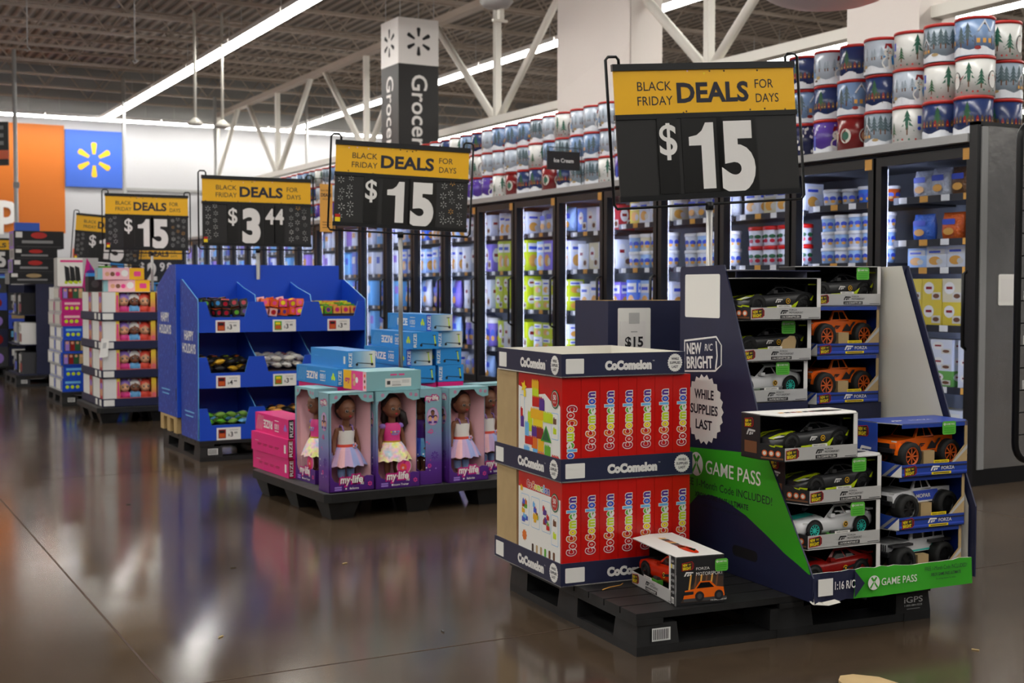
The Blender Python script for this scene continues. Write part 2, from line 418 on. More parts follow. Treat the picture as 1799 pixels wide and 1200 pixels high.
# ---------------------------------------------------------------- strip lights
def light_mesh():
    b = MB()
    b.box((-.11, -1.19, .035), (.11, 1.19, .10), 'white')
    d = MB()
    d.loft([[(-.10, y, .036), (-.08, y, .005), (0, y, -.008), (.08, y, .005), (.10, y, .036)] for y in (-1.185, 1.185)], 'tube', False)
    return b.data('housing'), d.data('diffuser')
LB, LD = light_mesh()
def strip(x, y, z, rz, label, group):
    t = thing('strip_light', label, 'ceiling light', (x, y, z), rz, group)
    put('housing', LB, t); put('diffuser', LD, t)
    for s in (-1, 1):
        c = MB(); c.tube([(0, s*.9, .1), (0, s*.9, 5.26-z)], .006, 'lgrey', 4); c.build('hanger', t)
for X, nm in ((5.5, 'the long row over the main aisle'), (9.62, 'the row behind the tall sign'), (13.45, 'the row beyond the white columns')):
    k = 0; Y = 27.1
    while Y > -8:
        strip(X, Y, 4.75, 0, 'glowing strip light, %s from the back in %s' % (numword(k), nm), 'strip lights in '+nm)
        k += 1; Y -= 2.42
for X in (17.6, 21.7):
    Y = 27.1
    while Y > 2:
        strip(X, Y, 4.75, 0, 'glowing strip light in the far rows beyond the freezers', 'strip lights beyond the freezers'); Y -= 2.42
for X in (1.4, -2.7, -6.8):
    Y = 10.4 if X > 0 else 22.5
    while Y > -8:
        strip(X, Y, 4.75, 0, 'glowing strip light over the open floor beside the aisle', 'strip lights over the open floor'); Y -= 2.42
X = -9.0; k = 0
while X < 24:
    strip(X, 28.55, 4.78, PI/2, 'glowing strip light washing the back wall, %s along it' % numword(k), 'strip lights along the back wall'); X += 2.42; k += 1

# poles, rods and cameras that hang from the roof
def gd(px, py, dep):
    P = math.radians(2.418); Yw = math.radians(28.535)
    f = Vector((math.sin(Yw)*math.cos(P), math.cos(Yw)*math.cos(P), -math.sin(P))); r = Vector((math.cos(Yw), -math.sin(Yw), 0)); u = r.cross(f)
    return Vector((0, 0, 1.2))+(f+r*((px-899.5)/2250)+u*((600-py)/2250))*dep
for px, dep, lab in ((30, 22, 'grey power pole in front of the orange wall'), (220, 25, 'grey power pole beside the blue wall sign'), (380, 27.5, 'grey power pole above the second yellow sign'), (540, 27.6, 'grey power pole at the end of the second light row')):
    p = gd(px, 440, dep); m = MB()
    m.tube([(p.x, p.y, 0.0), (p.x, p.y, 5.26)], .035, 'lgrey', 8); m.box((p.x-.05, p.y-.06, 2.9), (p.x+.05, p.y-.03, 3.0), 'grey')
    tag(m.build('power_pole'), lab, 'pole')
for px, y1, lab in ((343, 218, 'white ceiling camera on a rod, nearer the blue wall sign'), (391, 222, 'white ceiling camera on a rod, farther from the blue wall sign')):
    p = gd(px, y1, 19); t = thing('ceiling_camera', lab, 'camera', (p.x, p.y, p.z), 0, 'ceiling cameras on rods')
    m = MB(); m.tube([(0, 0, .05), (0, 0, 5.26-p.z)], .022, 'offwhite', 8); m.build('rod', t)
    m = MB(); m.lathe([(.02, .1), (.09, .04), (.12, 0), (.10, -.02), (.02, -.03)][::-1], 'offwhite'); m.build('dome', t)
for px, y1, lab in ((48, 82, 'thin wire with small hook hanging from the roof, leftmost'), (237, 103, 'thin wire with small hook hanging from the roof above the orange wall edge')):
    p = gd(px, y1, 16); m = MB(); m.tube([p, (p.x, p.y, 5.3)], .008, 'lgrey', 5); m.tube([(p.x, p.y, p.z), (p.x+.03, p.y, p.z-.03), (p.x, p.y, p.z-.06), (p.x-.03, p.y, p.z-.03)], .008, 'lgrey', 5)
    tag(m.build('hanging_wire'), lab, 'wire')
p = gd(872, 8, 15)
t = thing('ceiling_loudspeaker', 'round grey loudspeaker hanging from the roof left of the white column', 'loudspeaker', p)
m = MB(); m.lathe([(.03, -.05), (.15, -.03), (.2, .03), (.16, .12), (.03, .16)], 'wallgrey'); m.tube([(0, 0, .16), (0, 0, 5.26-p.z)], .015, 'lgrey', 6); m.build('horn', t)
m = MB(); m.box((.03, -.03, -.17), (.09, .03, -.04), 'offwhite'); m.box((-.05, -.02, -.2), (.14, .02, -.17), 'offwhite'); m.build('bracket', t)
p = gd(1455, -28, 8.5)
m = MB(); m.ell((0, 0, 0), (.46, .46, .155), 'column', 28); m.tube([(0, 0, .14), (0, 0, 5.26-p.z)], .012, 'lgrey', 6)
tag(m.build('hanging_lampshade', loc=p), 'pale round shade hanging at the top edge above the candy tins', 'lampshade')

# hanging department sign
t = thing('hanging_sign', 'tall hanging sign with spark logo above vertical white Grocery lettering', 'sign', (6.98+.0, 16.05, 2.35))
S = .60
m = MB(); m.box((0, 0, 1.88), (S, S, 2.5), 'white'); m.spark(front(0, 0, 0), S/2, 2.19, .19, 'inkblack', .003, .15); m.spark(left(0, S, 0), S/2, 2.19, .19, 'inkblack', .003, .15); m.build('logo_panel', t)
m = MB(); m.box((.002, .002, 0), (S-.002, S-.002, 1.88), 'panel')
m.text(front(0, 0, 0), 'Grocery', .20, 1.74, .24, 'white', .012, 'L', d=.003, rot=-PI/2); m.text(left(0, S, 0), 'Grocery', .20, 1.74, .24, 'white', .012, 'L', d=.003, rot=-PI/2); m.build('name_panel', t)
m = MB()
for x, y in ((.05, .05), (S-.05, .05), (.05, S-.05), (S-.05, S-.05)): m.tube([(x, y, 2.5), (x, y, 2.91)], .006, 'lgrey', 5)
m.build('cable', t)

# ================================================================ freezers
PITCH = .8275; Y0 = 5.48; FX = 6.15
def prod_meshes():
    R = {}
    m = MB(); m.box((-.5, -.5, 0), (.5, .5, 1), 'goods')
    for F in (Face((-.5, .5, 0), (0, -1, 0), (0, 0, 1)), Face((-.5, -.5, 0), (1, 0, 0), (0, 0, 1))):
        m.rect(F, .08, .62, .92, .9, 'paper', .006); m.disc(F, .42, .34, .3, 'lantern', .008, .2); m.rect(F, .12, .70, .7, .80, 'kblue', .01); m.disc(F, .66, .3, .16, 'offwhite', .012, .13)
    R['carton'] = m.data('carton')
    m = MB(); m.box((-.5, -.5, 0), (.5, .5, 1), 'goods')
    for F in (Face((-.5, .5, 0), (0, -1, 0), (0, 0, 1)), Face((-.5, -.5, 0), (1, 0, 0), (0, 0, 1))):
        m.disc(F, .35, .6, .26, 'paper', .006, .26); m.rect(F, .2, .55, .5, .66, 'dred', .01); m.rect(F, .5, .1, .94, .42, 'offwhite', .008); m.disc(F, .72, .26, .16, 'brown', .01, .1)
    R['box'] = m.data('box')
    m = MB(); m.lathe([(.40, 0), (.44, .03), (.5, .82)], 'goods', n=20); m.lathe([(.53, .80), (.53, .96), (.50, 1.0)], 'lidwhite' if False else 'paper', n=20)
    for a in (PI, PI*1.25, PI*1.5):
        F = Face((.475*math.cos(a), .475*math.sin(a), .4), (-math.sin(a), math.cos(a), 0), (.04*math.cos(a), .04*math.sin(a), 1)); m.disc(F, 0, .05, .17, 'kblue', .02, .14); m.disc(F, 0, -.12, .12, 'lantern', .024, .09)
    R['tub'] = m.data('tub')
    m = MB(); m.lathe([(.40, 0), (.44, .03), (.5, .82)], 'goods', n=20); m.lathe([(.53, .80), (.53, .96), (.50, 1.0)], 'red', n=20)
    for a in (PI, PI*1.25, PI*1.5):
        F = Face((.475*math.cos(a), .475*math.sin(a), .4), (-math.sin(a), math.cos(a), 0), (.04*math.cos(a), .04*math.sin(a), 1)); m.disc(F, 0, .08, .18, 'dgreen', .02, .1); m.disc(F, 0, -.14, .14, 'crimson', .024, .1)
    R['redtub'] = m.data('tub')
    m = MB(); rings = []
    for z, w, d in ((0, .40, .12), (.06, .5, .34), (.3, .5, .5), (.65, .5, .46), (.9, .49, .2), (1.0, .5, .02)):
        rings.append([(d*math.cos(2*PI*k/16)*.9, w*(abs(math.sin(2*PI*k/16))**.7)*(1 if math.sin(2*PI*k/16) >= 0 else -1), z) for k in range(16)])
    m.loft(rings, 'goodsgloss')
    F = Face((-.44, .5, 0), (0, -1, 0), (0, 0, 1)); m.rect(F, .2, .55, .8, .75, 'kblue', .03, .05); m.disc(F, .5, .3, .24, 'lantern', .04, .13)
    R['bag'] = m.data('bag')
    return R
PROD = prod_meshes()
CN = {'white': 'd9dde6', 'pale blue': '9fc0ea', 'blue': '3f74d8', 'violet': '8a78d8', 'lime yellow': 'c3d21e', 'yellow': 'dcc43a', 'orange': 'e0641c', 'cream': 'd8cfae', 'red': 'b8313a', 'light grey': 'aeb4c0', 'green': '6aa84e', 'purple': '6a4aa0', 'brown': '7a5638', 'pink': 'd49ab4'}
W, PB, B, V, LY, Y_, O_, C_, R_, G_, GN, PU = 'white', 'pale blue', 'blue', 'violet', 'lime yellow', 'yellow', 'orange', 'cream', 'red', 'light grey', 'green', 'purple'
# (shelf height, kind, colours, item width, item height, layers)
DOOR = {
 0: [(.20, 'carton', (PU, Y_, W, Y_), .18, .22, 1), (.57, 'box', (W, GN, W, W), .19, .10, 3), (.96, 'box', (Y_, Y_, Y_, C_), .18, .15, 2), (1.33, 'carton', (PB, W, W, GN), .18, .14, 1), (1.51, 'bag', (B, O_, O_, W), .19, .17, 1), (1.79, 'bag', (W, W, 'brown', G_), .18, .19, 1)],
 1: [(.20, 'carton', (W, B, W, PB), .18, .24, 1), (.57, 'redtub', (W, W, C_, W), .17, .15, 2), (.98, 'redtub', (W, C_, W, W), .17, .14, 2), (1.37, 'tub', (PB, W, PB, W, PB), .145, .115, 3), (1.78, 'tub', (W, G_, B, O_), .15, .12, 1)],
 2: [(.20, 'carton', (W, PB, V, W), .18, .24, 1), (.57, 'tub', (W, PB, W, W), .17, .15, 2), (.98, 'redtub', (W, W, W, C_), .17, .14, 2), (1.37, 'redtub', (W, W, W, W), .16, .15, 2), (1.76, 'carton', (W, C_, W, W), .18, .2, 1)],
 3: [(.20, 'bag', (W, PB, V, W), .18, .26, 1), (.57, 'tub', (W, V, W, PB), .17, .15, 2), (.98, 'tub', (W, G_, W, W), .17, .14, 2), (1.37, 'tub', (W, W, PB, W), .16, .14, 2), (1.76, 'bag', (W, G_, W, W), .18, .2, 1)],
 4: [(.20, 'carton', (W, W, PB, W), .18, .26, 1), (.57, 'bag', (W, W, W, V), .18, .28, 1), (.98, 'carton', (B, PB, W, W), .18, .28, 1), (1.37, 'tub', (W, PB, C_, W), .16, .15, 2), (1.76, 'carton', (Y_, W, W, C_), .18, .2, 1)],
 5: [(.20, 'carton', (W, R_, W, PB), .18, .2, 1), (.57, 'bag', (C_, W, W, W), .19, .3, 1), (.98, 'carton', (W, W, V, V), .18, .27, 1), (1.37, 'box', (W, C_, W, W), .18, .26, 1), (1.72, 'box', (B, W, R_, R_), .18, .24, 1)],
 6: [(.20, 'carton', (B, PB, W, R_), .18, .22, 1), (.57, 'carton', (W, LY, LY, LY), .18, .14, 2), (.98, 'carton', (LY, LY, W, LY), .18, .15, 2), (1.37, 'carton', (PB, V, V, W), .18, .3, 1), (1.74, 'bag', (W, W, GN, PB), .18, .24, 1)],
 7: [(.20, 'carton', (W, B, PB, R_), .18, .26, 1), (.57, 'box', (LY, W, LY, LY), .17, .3, 1), (.98, 'box', (LY, LY, LY, LY), .17, .17, 2), (1.37, 'carton', (LY, LY, W, LY), .17, .31, 1), (1.74, 'carton', (W, W, O_, W), .17, .24, 1)],
}
def mkdoor(mbase):
    m = MB()      # frame of a glass door, hinge at far side; local origin at the near bottom corner, face towards -X
    a, b, z0, z1, w = .012, PITCH-.012, .20, 2.05, .048
    for p, q in (((0, a, z0), (.05, a+w, z1)), ((0, b-w, z0), (.05, b, z1)), ((0, a+w, z0), (.05, b-w, z0+.07)), ((0, a+w, z1-.06), (.05, b-w, z1))): m.box(p, q, 'frzblk')
    m.rect(Face((0, PITCH, 0), (0, -1, 0), (0, 0, 1)), PITCH-a-.075, z1-.075, PITCH-a-.01, z1-.005, 'lantern', .003)
    g = MB(); g.poly([(.025, b-w, z0+.07), (.025, a+w, z0+.07), (.025, a+w, z1-.06), (.025, b-w, z1-.06)], 'glass')
    h = MB(); y = a+w*.5
    h.tube([(0, y, .82), (-.04, y, .84), (-.04, y, 1.28), (0, y, 1.30)], .012, 'frzblk', 8)
    return m.data('door'), g.data('glass'), h.data('handle')
DM, DG, DH = mkdoor(0)
NU = 6; door = 0; nprod = 0
stuff = MB(); far = random.Random(3)
for un in range(NU):
    y0 = Y0+un*4*PITCH; y1 = y0+4*PITCH
    t = thing('glass_door_freezer', 'black glass door freezer, %s unit from the steel end panel, stocked with frozen food' % ordinal(un), 'freezer', (FX, y0, 0), 0, 'glass door freezers')
    L = y1-y0
    m = MB()
    m.box((.0, 0, .0), (.86, L, .18), 'frzblk'); m.box((.80, 0, .18), (.86, L, 2.12), 'frzin'); m.box((.0, 0, 2.06), (.86, L, 2.12), 'frzblk')
    for k in range(5):
        y = k*PITCH; m.box((.05, y-.02 if k else 0, .18), (.10, y+.02 if k < 4 else L, 2.06), 'frzblk')
    m.box((.1, 0, 2.02), (.8, L, 2.06), 'frzin')
    if un == 0: m.box((.05, 0, .18), (.86, .02, 2.06), 'frzin')
    m.build('cabinet', t)
    m = MB(); m.box((-.06, 0, 2.075), (.9, L, 2.125), 'ledge'); m.build('top_ledge', t)
    for k in range(4):
        d = put('door', DM, t, (0, k*PITCH, 0)); put('glass', DG, d); put('handle', DH, d)
    for k in range(5):
        m = MB(); y = k*PITCH
        ya, yb = max(y-.02, .021), min(y+.02, L-.001)
        m.poly([(.101, ya, .3), (.101, yb, .3), (.101, yb, 1.98), (.101, ya, 1.98)], 'led'); m.poly([(.099, yb+.001, .3), (.066, yb+.001, .3), (.066, yb+.001, 1.98), (.099, yb+.001, 1.98)], 'led') if k < 4 else None
        m.build('light_strip', t)
    for k in range(4):
        spec = DOOR.get(door)
        if spec is None:
            pal = random.choice([(W, PB, V, W, B), (W, V, PB, PB), (W, W, PB, G_, V), (B, W, PB, W)])
            spec = [(z, far.choice(['carton', 'bag', 'tub', 'box']), tuple(far.choice(pal) for _ in range(4)), .18, h, 1) for z, h in ((.20, .28), (.57, .32), (.97, .32), (1.37, .3), (1.75, .22))]
        for si, (z, kind, cols, w, h, lay) in enumerate(spec):
            s = MB(); ya, yb = k*PITCH+.022, (k+1)*PITCH-.022
            s.box((.16, ya, z-.025), (.78, yb, z-.005), 'shelf'); s.box((.15, ya, z-.045), (.16, yb, z+.0), 'shelf')
            for q in range(4):
                s.rect(Face((.15, yb, z-.045), (0, -1, 0), (0, 0, 1)), .05+q*.18, .004, .12+q*.18, .044, 'lantern' if q % 2 else 'paper', .002)
            s.build('shelf', t); ya += .05; yb -= .05
            nn = min(len(cols), int((yb-ya)/w+.35))
            for ly in range(lay):
                for c in range(nn):
                    y = yb-(c+.5)*(yb-ya)/nn        # counted from the far side
                    hh = h*far.uniform(.93, 1.05) if lay == 1 else h
                    dep = w*.86 if 'tub' in kind else (.12 if kind == 'bag' else .17)
                    loc = (FX+.19+dep/2+far.uniform(0, .05)*(lay == 1), y0+y, z-.004+ly*h)
                    col = cols[(c+ly) % len(cols)] if lay > 1 else cols[c]
                    if nprod < 300:
                        o = put({'redtub': 'ice_cream_tub', 'tub': 'ice_cream_tub', 'carton': 'frozen_food_carton', 'box': 'frozen_food_carton', 'bag': 'frozen_food_bag'}[kind], PROD[kind], None, loc)
                        o.scale = (dep, min(w*.94, (yb-ya)/nn*(.93 if 'tub' in kind else .97)), hh); o.color = (*lin(CN[col]), 1)
                        nm = {'redtub': 'red-lidded tub', 'tub': 'white-lidded tub', 'carton': 'carton', 'box': 'box', 'bag': 'bag'}[kind]
                        tag(o, '%s %s, %s freezer door, %s shelf up, %s along%s' % (col, nm, ordinal(door), ordinal(si), ordinal(nn-1-c), '' if lay == 1 else [', bottom layer', ', second layer', ', third layer'][ly]), 'frozen food', 'frozen food behind the freezer doors')
                        nprod += 1
                    else:
                        key = {'white': 'snow', 'pale blue': 'lblue', 'blue': 'kblue', 'violet': 'lpurple', 'light grey': 'lgrey'}.get(col, 'snow')
                        lx, ly_, lz = loc
                        stuff.box((lx-dep/2, ly_-w*.45, lz), (lx+dep/2, ly_+w*.45, lz+hh), key)
                        stuff.rect(Face((lx-dep/2, ly_+w*.45, lz), (0, -1, 0), (0, 0, 1)), .02, hh*.5, w*.7, hh*.8, far.choice(['paper', 'kblue', 'lantern', 'lpurple']), .004)
        door += 1
    if un == 0: FR0 = t
tag(stuff.build('frozen_food'), 'blue and white frozen food behind the farthest freezer doors', 'frozen food', kind='stuff')
# steel end panel
t = thing('freezer_end_panel', 'brushed steel freezer end panel with white sticker beside the wire rack', 'panel', (FX-.02, Y0-.06, 0))
m = MB(); m.box((.03, 0, .10), (1.3, .05, 2.17), 'steel'); m.build('steel_sheet', t)
m = MB(); m.box((-.03, -.005, 0), (.0, .055, 2.19), 'frzblk'); m.box((-.03, -.005, 2.17), (1.3, .055, 2.19), 'frzblk'); m.box((.0, .0, 0), (1.3, .05, .10), 'frzblk'); m.build('black_edge', t)
m = MB(); m.box((.003, -.012, .10), (.055, .0, 2.16), 'grey'); m.build('trim_strip', t)
m = MB(); F = front(.17, -.004, 1.09); m.rect(F, 0, 0, .17, .19, 'paper', .0, .012); m.rect(F, .02, .03, .15, .16, 'white', .001)
m.build('sticker', t)
# small aisle flag
t = thing('aisle_flag', 'small black Ice Cream flag sign sticking out above the freezers', 'sign', (5.74, 9.9, 2.25))
m = MB(); m.box((0, 0, 0), (.34, .012, .165), 'panel'); m.text(front(0, 0, 0), 'Ice Cream', .17, .067, .036, 'white', .012, d=.002); m.build('panel', t)
m = MB(); m.tube([(.02, .006, .165), (.02, .006, .20), (.36, .006, .20), (.36, .006, -.12)], .004, 'wire', 6); m.build('bracket', t)

# ================================================================ tins on top of the freezers
RT, HT = .1165, .238
def wrapf(a): return lambda x, z, d=.0008: ((RT+d)*math.cos(a+x/RT), (RT+d)*math.sin(a+x/RT), z)
class Wrap:
    """prints flat shapes on the curved tin"""
    def __init__(s, mb, a): s.mb, s.f = mb, wrapf(a)
    def sh(s, pts, m, d=.0008): s.mb.poly([s.f(x, z, d) for x, z in pts], m)
    def disc(s, x, z, r, m, d=.0008, rz=None, n=14): rz = rz or r; s.sh([(x+r*math.cos(2*PI*k/n), z+rz*math.sin(2*PI*k/n)) for k in range(n)], m, d)
    def tree(s, x, z, h, m):
        s.sh([(x-.004, z), (x+.004, z), (x+.004, z+h*.3), (x-.004, z+h*.3)], 'brown')
        for k in range(4):
            w = h*.32*(1-k*.2); zz = z+h*(.15+.2*k); s.sh([(x-w, zz), (x, zz+.012), (x+w, zz), (x, zz+h*.34)], m, .001)
    def ground(s, z, m, amp=.015, seed=0):
        N = 28; top_ = [z+amp*math.sin(k*1.1+seed) for k in range(N+1)]
        for k in range(N):
            a, b = 2*PI*RT*k/N, 2*PI*RT*(k+1)/N
            s.sh([(a, .004), (b, .004), (b, top_[k+1]), (a, top_[k])], m, .0006)
    def snowman(s, x, z, sc=1.0, scarf='sblue'):
        s.disc(x, z+.03*sc, .034*sc, 'white', .0014); s.disc(x, z+.082*sc, .024*sc, 'white', .0015); s.sh([(x-.026*sc, z+.066*sc), (x+.026*sc, z+.066*sc), (x+.026*sc, z+.056*sc), (x+.036*sc, z+.02*sc), (x+.02*sc, z+.02*sc), (x+.014*sc, z+.056*sc), (x-.026*sc, z+.056*sc)], scarf, .002)
        s.sh([(x-.022*sc, z+.104*sc), (x+.022*sc, z+.104*sc), (x+.016*sc, z+.13*sc), (x-.016*sc, z+.13*sc)], 'dred', .002); s.disc(x-.008*sc, z+.088*sc, .003*sc, 'inkblack', .002); s.disc(x+.008*sc, z+.088*sc, .003*sc, 'inkblack', .002); s.sh([(x, z+.083*sc), (x+.02*sc, z+.078*sc), (x, z+.078*sc)], 'orange', .002)
    def house(s, x, z, sc=1.0):
        s.sh([(x-.05*sc, z), (x+.05*sc, z), (x+.05*sc, z+.05*sc), (x-.05*sc, z+.05*sc)], 'cabin', .0012); s.sh([(x-.066*sc, z+.046*sc), (x+.066*sc, z+.046*sc), (x+.03*sc, z+.075*sc), (x-.03*sc, z+.075*sc)], 'snow', .0016)
        s.sh([(x-.034*sc, z+.07*sc), (x+.034*sc, z+.07*sc), (x, z+.125*sc)], 'cabin', .0014); s.sh([(x-.04*sc, z+.075*sc), (x, z+.135*sc), (x+.04*sc, z+.075*sc), (x+.03*sc, z+.075*sc), (x, z+.12*sc), (x-.03*sc, z+.075*sc)], 'snow', .0018)
        for dx in (-.032, 0, .032): s.sh([(x+(dx-.009)*sc, z+.012*sc), (x+(dx+.009)*sc, z+.012*sc), (x+(dx+.009)*sc, z+.036*sc), (x+(dx-.009)*sc, z+.036*sc)], 'lantern', .002)
def tin(kind):
    m = MB(); bg = ['tinwhite', 'tinwhite', 'skyblue', 'paleblue', 'nightblue', 'fog', 'tinpurple', 'tinred', 'tinnavy'][kind]
    m.lathe([(RT, 0), (RT, HT-.012)], bg, n=28)
    for s in range(3):      # the picture repeats round the tin
        w = Wrap(m, s*2*PI/3-.4); r = random.Random(kind)
        if kind == 0:
            w.tree(.02, .04, .11, 'pine'); w.tree(.19, .05, .14, 'pine'); x = .10
            w.disc(x, .095, .038, 'inkblack', .001, .055); w.disc(x, .085, .029, 'white', .0014, .042); w.disc(x, .125, .022, 'white', .0014, .018); w.sh([(x-.036, .105), (x+.036, .105), (x+.06, .125), (x+.055, .112), (x+.034, .092), (x-.034, .095)], 'dred', .002); w.sh([(x-.006, .122), (x+.006, .122), (x, .114)], 'orange', .002)
            for q in range(7): w.disc(q*.036, .022+.008*(q % 2), .006, ['lidred', 'pine'][q % 2])
        elif kind == 1:
            w.tree(.03, .05, .15, 'pine'); w.tree(.17, .04, .09, 'dgreen'); w.sh([(.095, .12), (.12, .12), (.12, .17), (.095, .17)], 'kblue'); w.disc(.107, .09, .012, 'kblue')
            for q in range(6): w.disc(q*.042, .022, .006, ['lidred', 'pine'][q % 2])
        elif kind == 2:
            w.tree(.0, .06, .13, 'dimpine'); w.tree(.2, .05, .12, 'dimpine'); w.house(.10, .06, 1.15); w.disc(.06, .045, .02, 'dred', .002, .012)
        elif kind == 3:
            for q in range(6): w.tree(q*.045, .09, .06+.03*r.random(), 'fog')
            w.snowman(.09, .03, 1.25); w.disc(.17, .05, .018, 'tan', .002, .012); w.disc(.15, .03, .016, 'cabin', .002, .008)
        elif kind == 4:
            for q in range(9): w.sh([(q*.028, .075), (q*.028+.018, .075), (q*.028+.018, .095+.02*r.random()), (q*.028+.009, .12), (q*.028, .1)], ['cabin', 'dred', 'cabin'][q % 3], .001); w.disc(q*.028+.009, .086, .004, 'lantern', .002)
            w.sh([(.03, .045), (.17, .045), (.17, .062), (.03, .062)], 'inkblack', .002); w.tree(.22, .06, .13, 'dgreen')
        elif kind == 5:
            for q in range(6): w.tree(q*.043, .08, .09+.03*r.random(), 'dimpine')
            w.house(.11, .05, .8); w.disc(.18, .045, .022, 'tan', .002, .01)
        elif kind == 6:
            w.snowman(.08, .03, 1.2, 'dgreen'); w.sh([(.14, .03), (.165, .03), (.165, .13), (.14, .13)], 'kblue', .001)
            for q in range(8): w.disc(r.random()*.25, .14+.07*r.random(), .005, 'white')
        elif kind == 7:
            w.disc(.06, .1, .04, 'offwhite', .001, .05); w.disc(.17, .1, .04, 'offwhite', .001, .05); w.disc(.06, .1, .025, 'skinl', .002, .03); w.disc(.17, .1, .025, 'pine', .002, .03)
        else:
            for q in range(22): w.disc(r.random()*.25, .02+.18*r.random(), .007, 'white', .001, .011)
    w = Wrap(m, 0)
    if kind in (2, 3, 4, 5, 6): w.ground(.045, 'snow', .012, kind)
    m2 = MB(); m2.lathe([(RT+.003, HT-.02), (RT+.004, HT-.006), (RT+.001, HT), (RT-.008, HT-.004), (.02, HT-.004)], 'lidred', n=28)
    return m, m2
TINN = ['penguin and green tree', 'green tree on white', 'snowy cottage', 'snowman in pale forest', 'night village', 'deer and misty pines', 'snowman on purple', 'white ovals on dark red', 'white snowflakes on navy']
TIN = []
for k in range(9):
    a, b = tin(k); c = MB(); c.add(a); c.add(b); TIN.append((a.data('tin_body'), b.data('lid'), c.data('candy_tin')))
rt = random.Random(11)
ROWN = ('bottom', 'middle', 'top'); prev = None
def put_tin(x, y, z, kind, label, near, grp='candy tins on the freezers'):
    rz = math.radians(rt.uniform(-20, 20)+rt.choice([0, 120, 240]))
    if near:
        t = thing('candy_tin', label, 'tin', (x, y, z), rz, grp); put('tin_body', TIN[kind][0], t); put('lid', TIN[kind][1], t)
    else:
        tag(put('candy_tin', TIN[kind][2], None, (x, y, z), rz), label, 'tin', grp)
SEQ = {0: (4, 0, 2), 1: (4, 1, 5), 2: (1, 3, 1), 3: (5, 4, 3), 4: (7, 2, 4), 5: (6, 4, 3), 6: (8, 2, 4)}
for c in range(66):
    y = 5.60+c*.254+rt.uniform(-.002, .002)
    for r in range(3):
        k = SEQ[c][r] if c in SEQ else (rt.choice([8, 6, 7, 1, 5, 4, 6, 7]) if r == 0 else rt.choice([0, 1, 2, 3, 5, 4, 2, 3, 5]))
        put_tin(6.27+rt.uniform(-.012, .012), y+rt.uniform(-.003, .003), 2.126+r*(HT+.001), k, 'candy tin with %s, %s row, %s from steel panel' % (TINN[k], ROWN[r], numword(c)), c < 24)
for c in range(5):
    for r in range(3):
        k = [(4, 5, 0), (4, 1, 4), (2, 3, 5), (0, 1, 2), (4, 2, 3)][c][r]
        put_tin(6.54+rt.uniform(-.01, .01), 5.62+c*.256, 2.126+r*(HT+.001), k, 'candy tin with %s, back row %s layer, %s from end panel' % (TINN[k], ROWN[r], numword(c)), True)
# wire rack at the right edge
t = thing('wire_rack', 'black wire rack with rounded frame at the right edge of the picture', 'rack', (4.12, 3.45, 0))
m = MB(); z0, z1, w = .52, 1.84, .75; r = .07; pts = []
for cx, cz, a in ((w-r, z1-r, 0), (r, z1-r, 90), (r, z0+r, 180), (w-r, z0+r, 270)):
    for k in range(6): q = math.radians(a+18*k); pts.append((cx+r*math.cos(q), 0, cz+r*math.sin(q)))
m.tube(pts, .014, 'wire', 10, True); m.build('frame', t)
m = MB()
for k in range(14): m.tube([(.01, .01, .62+k*.088), (w-.01, .01, .62+k*.088)], .003, 'wire', 5)
m.build('wire_grid', t)
for x in (.42, w-.05): m = MB(); m.tube([(x, .02, .03), (x, .02, z0+.02)], .014, 'wire', 8); m.box((x-.03, -.2, 0), (x+.03, .25, .03), 'wire'); m.build('foot', t)
for k in range(6):
    g = MB(); F = front(.045, -.004, .80+k*.175); g.box((.045, -.004, .80+k*.175), (.115, .008, .835+k*.175), 'white'); g.rect(F, .002, .002, .03, .033, 'ocolor', .001); g.rect(F, .035, .012, .065, .024, 'lidred', .001); g.build('price_tag', t)

# ================================================================ shared pieces of the displays
def pallet(name, label, loc, deg, w=1.22, d=1.016, style='block', sticker=True):
    t = thing(name, label, 'pallet', loc, math.radians(deg), 'black plastic pallets')
    h = .14; m = MB()
    if style == 'block':
        n = 9
        for i in range(n):       # deck boards with gaps
            a = d*i/n; m.box((0, a+.004, h-.022), (w, a+d/n-.004, h), 'plastic')
        for x in (0, w/2-.05, w-.1): m.box((x, 0, h-.04), (x+.1, d, h-.022), 'plastic')
        m.build('deck', t)
        for i, x in enumerate((0, w/2-.09, w-.16)):
            for j, y in enumerate((0, d/2-.08, d-.16)):
                bw = .18 if i == 1 else .16
                m = MB(); m.loft([[(x+e, y+e, z), (x+bw-e, y+e, z), (x+bw-e, y+.16-e, z), (x+e, y+.16-e, z)] for z, e in ((.03, .0), (.10, .006))], 'plastic', False)
                if j == 0 and i == 0 and sticker:
                    F = front(x, y-.0, 0); m.rect(F, .055, .045, .125, .088, 'barcode', .004)
                    for q in range(9): m.rect(F, .06+q*.0066, .05, .063+q*.0066, .084, 'inkblack', .0052)
                m.build('block', t)
        for x in (0, w/2-.06, w-.12):
            m = MB(); m.box((x, 0, 0), (x+.12, d, .03), 'plastic'); m.build('runner', t)
        for y in (0, d-.12):
            m = MB(); m.box((.12, y+.002, .001), (w-.12, y+.118, .029), 'plastic'); m.build('cross_runner', t)
    else:
        m = MB(); pts = [(.03, 0), (w-.03, 0), (w, .03), (w, d-.03), (w-.03, d), (.03, d), (0, d-.03), (0, .03)]
        m.extrude(top(0, 0, h), pts, .045, 'deckgrey', 'plastic'); m.build('deck', t)
        for x in (.02, w/2-.09, w-.2):
            for y in (.02, d/2-.09, d-.2):
                m = MB(); m.loft([[(x+e, y+e, z), (x+.18-e, y+e, z), (x+.18-e, y+.18-e, z), (x+e, y+.18-e, z)] for z, e in ((0, .03), (.096, .0))], 'plastic', False); m.build('block', t)
    return t

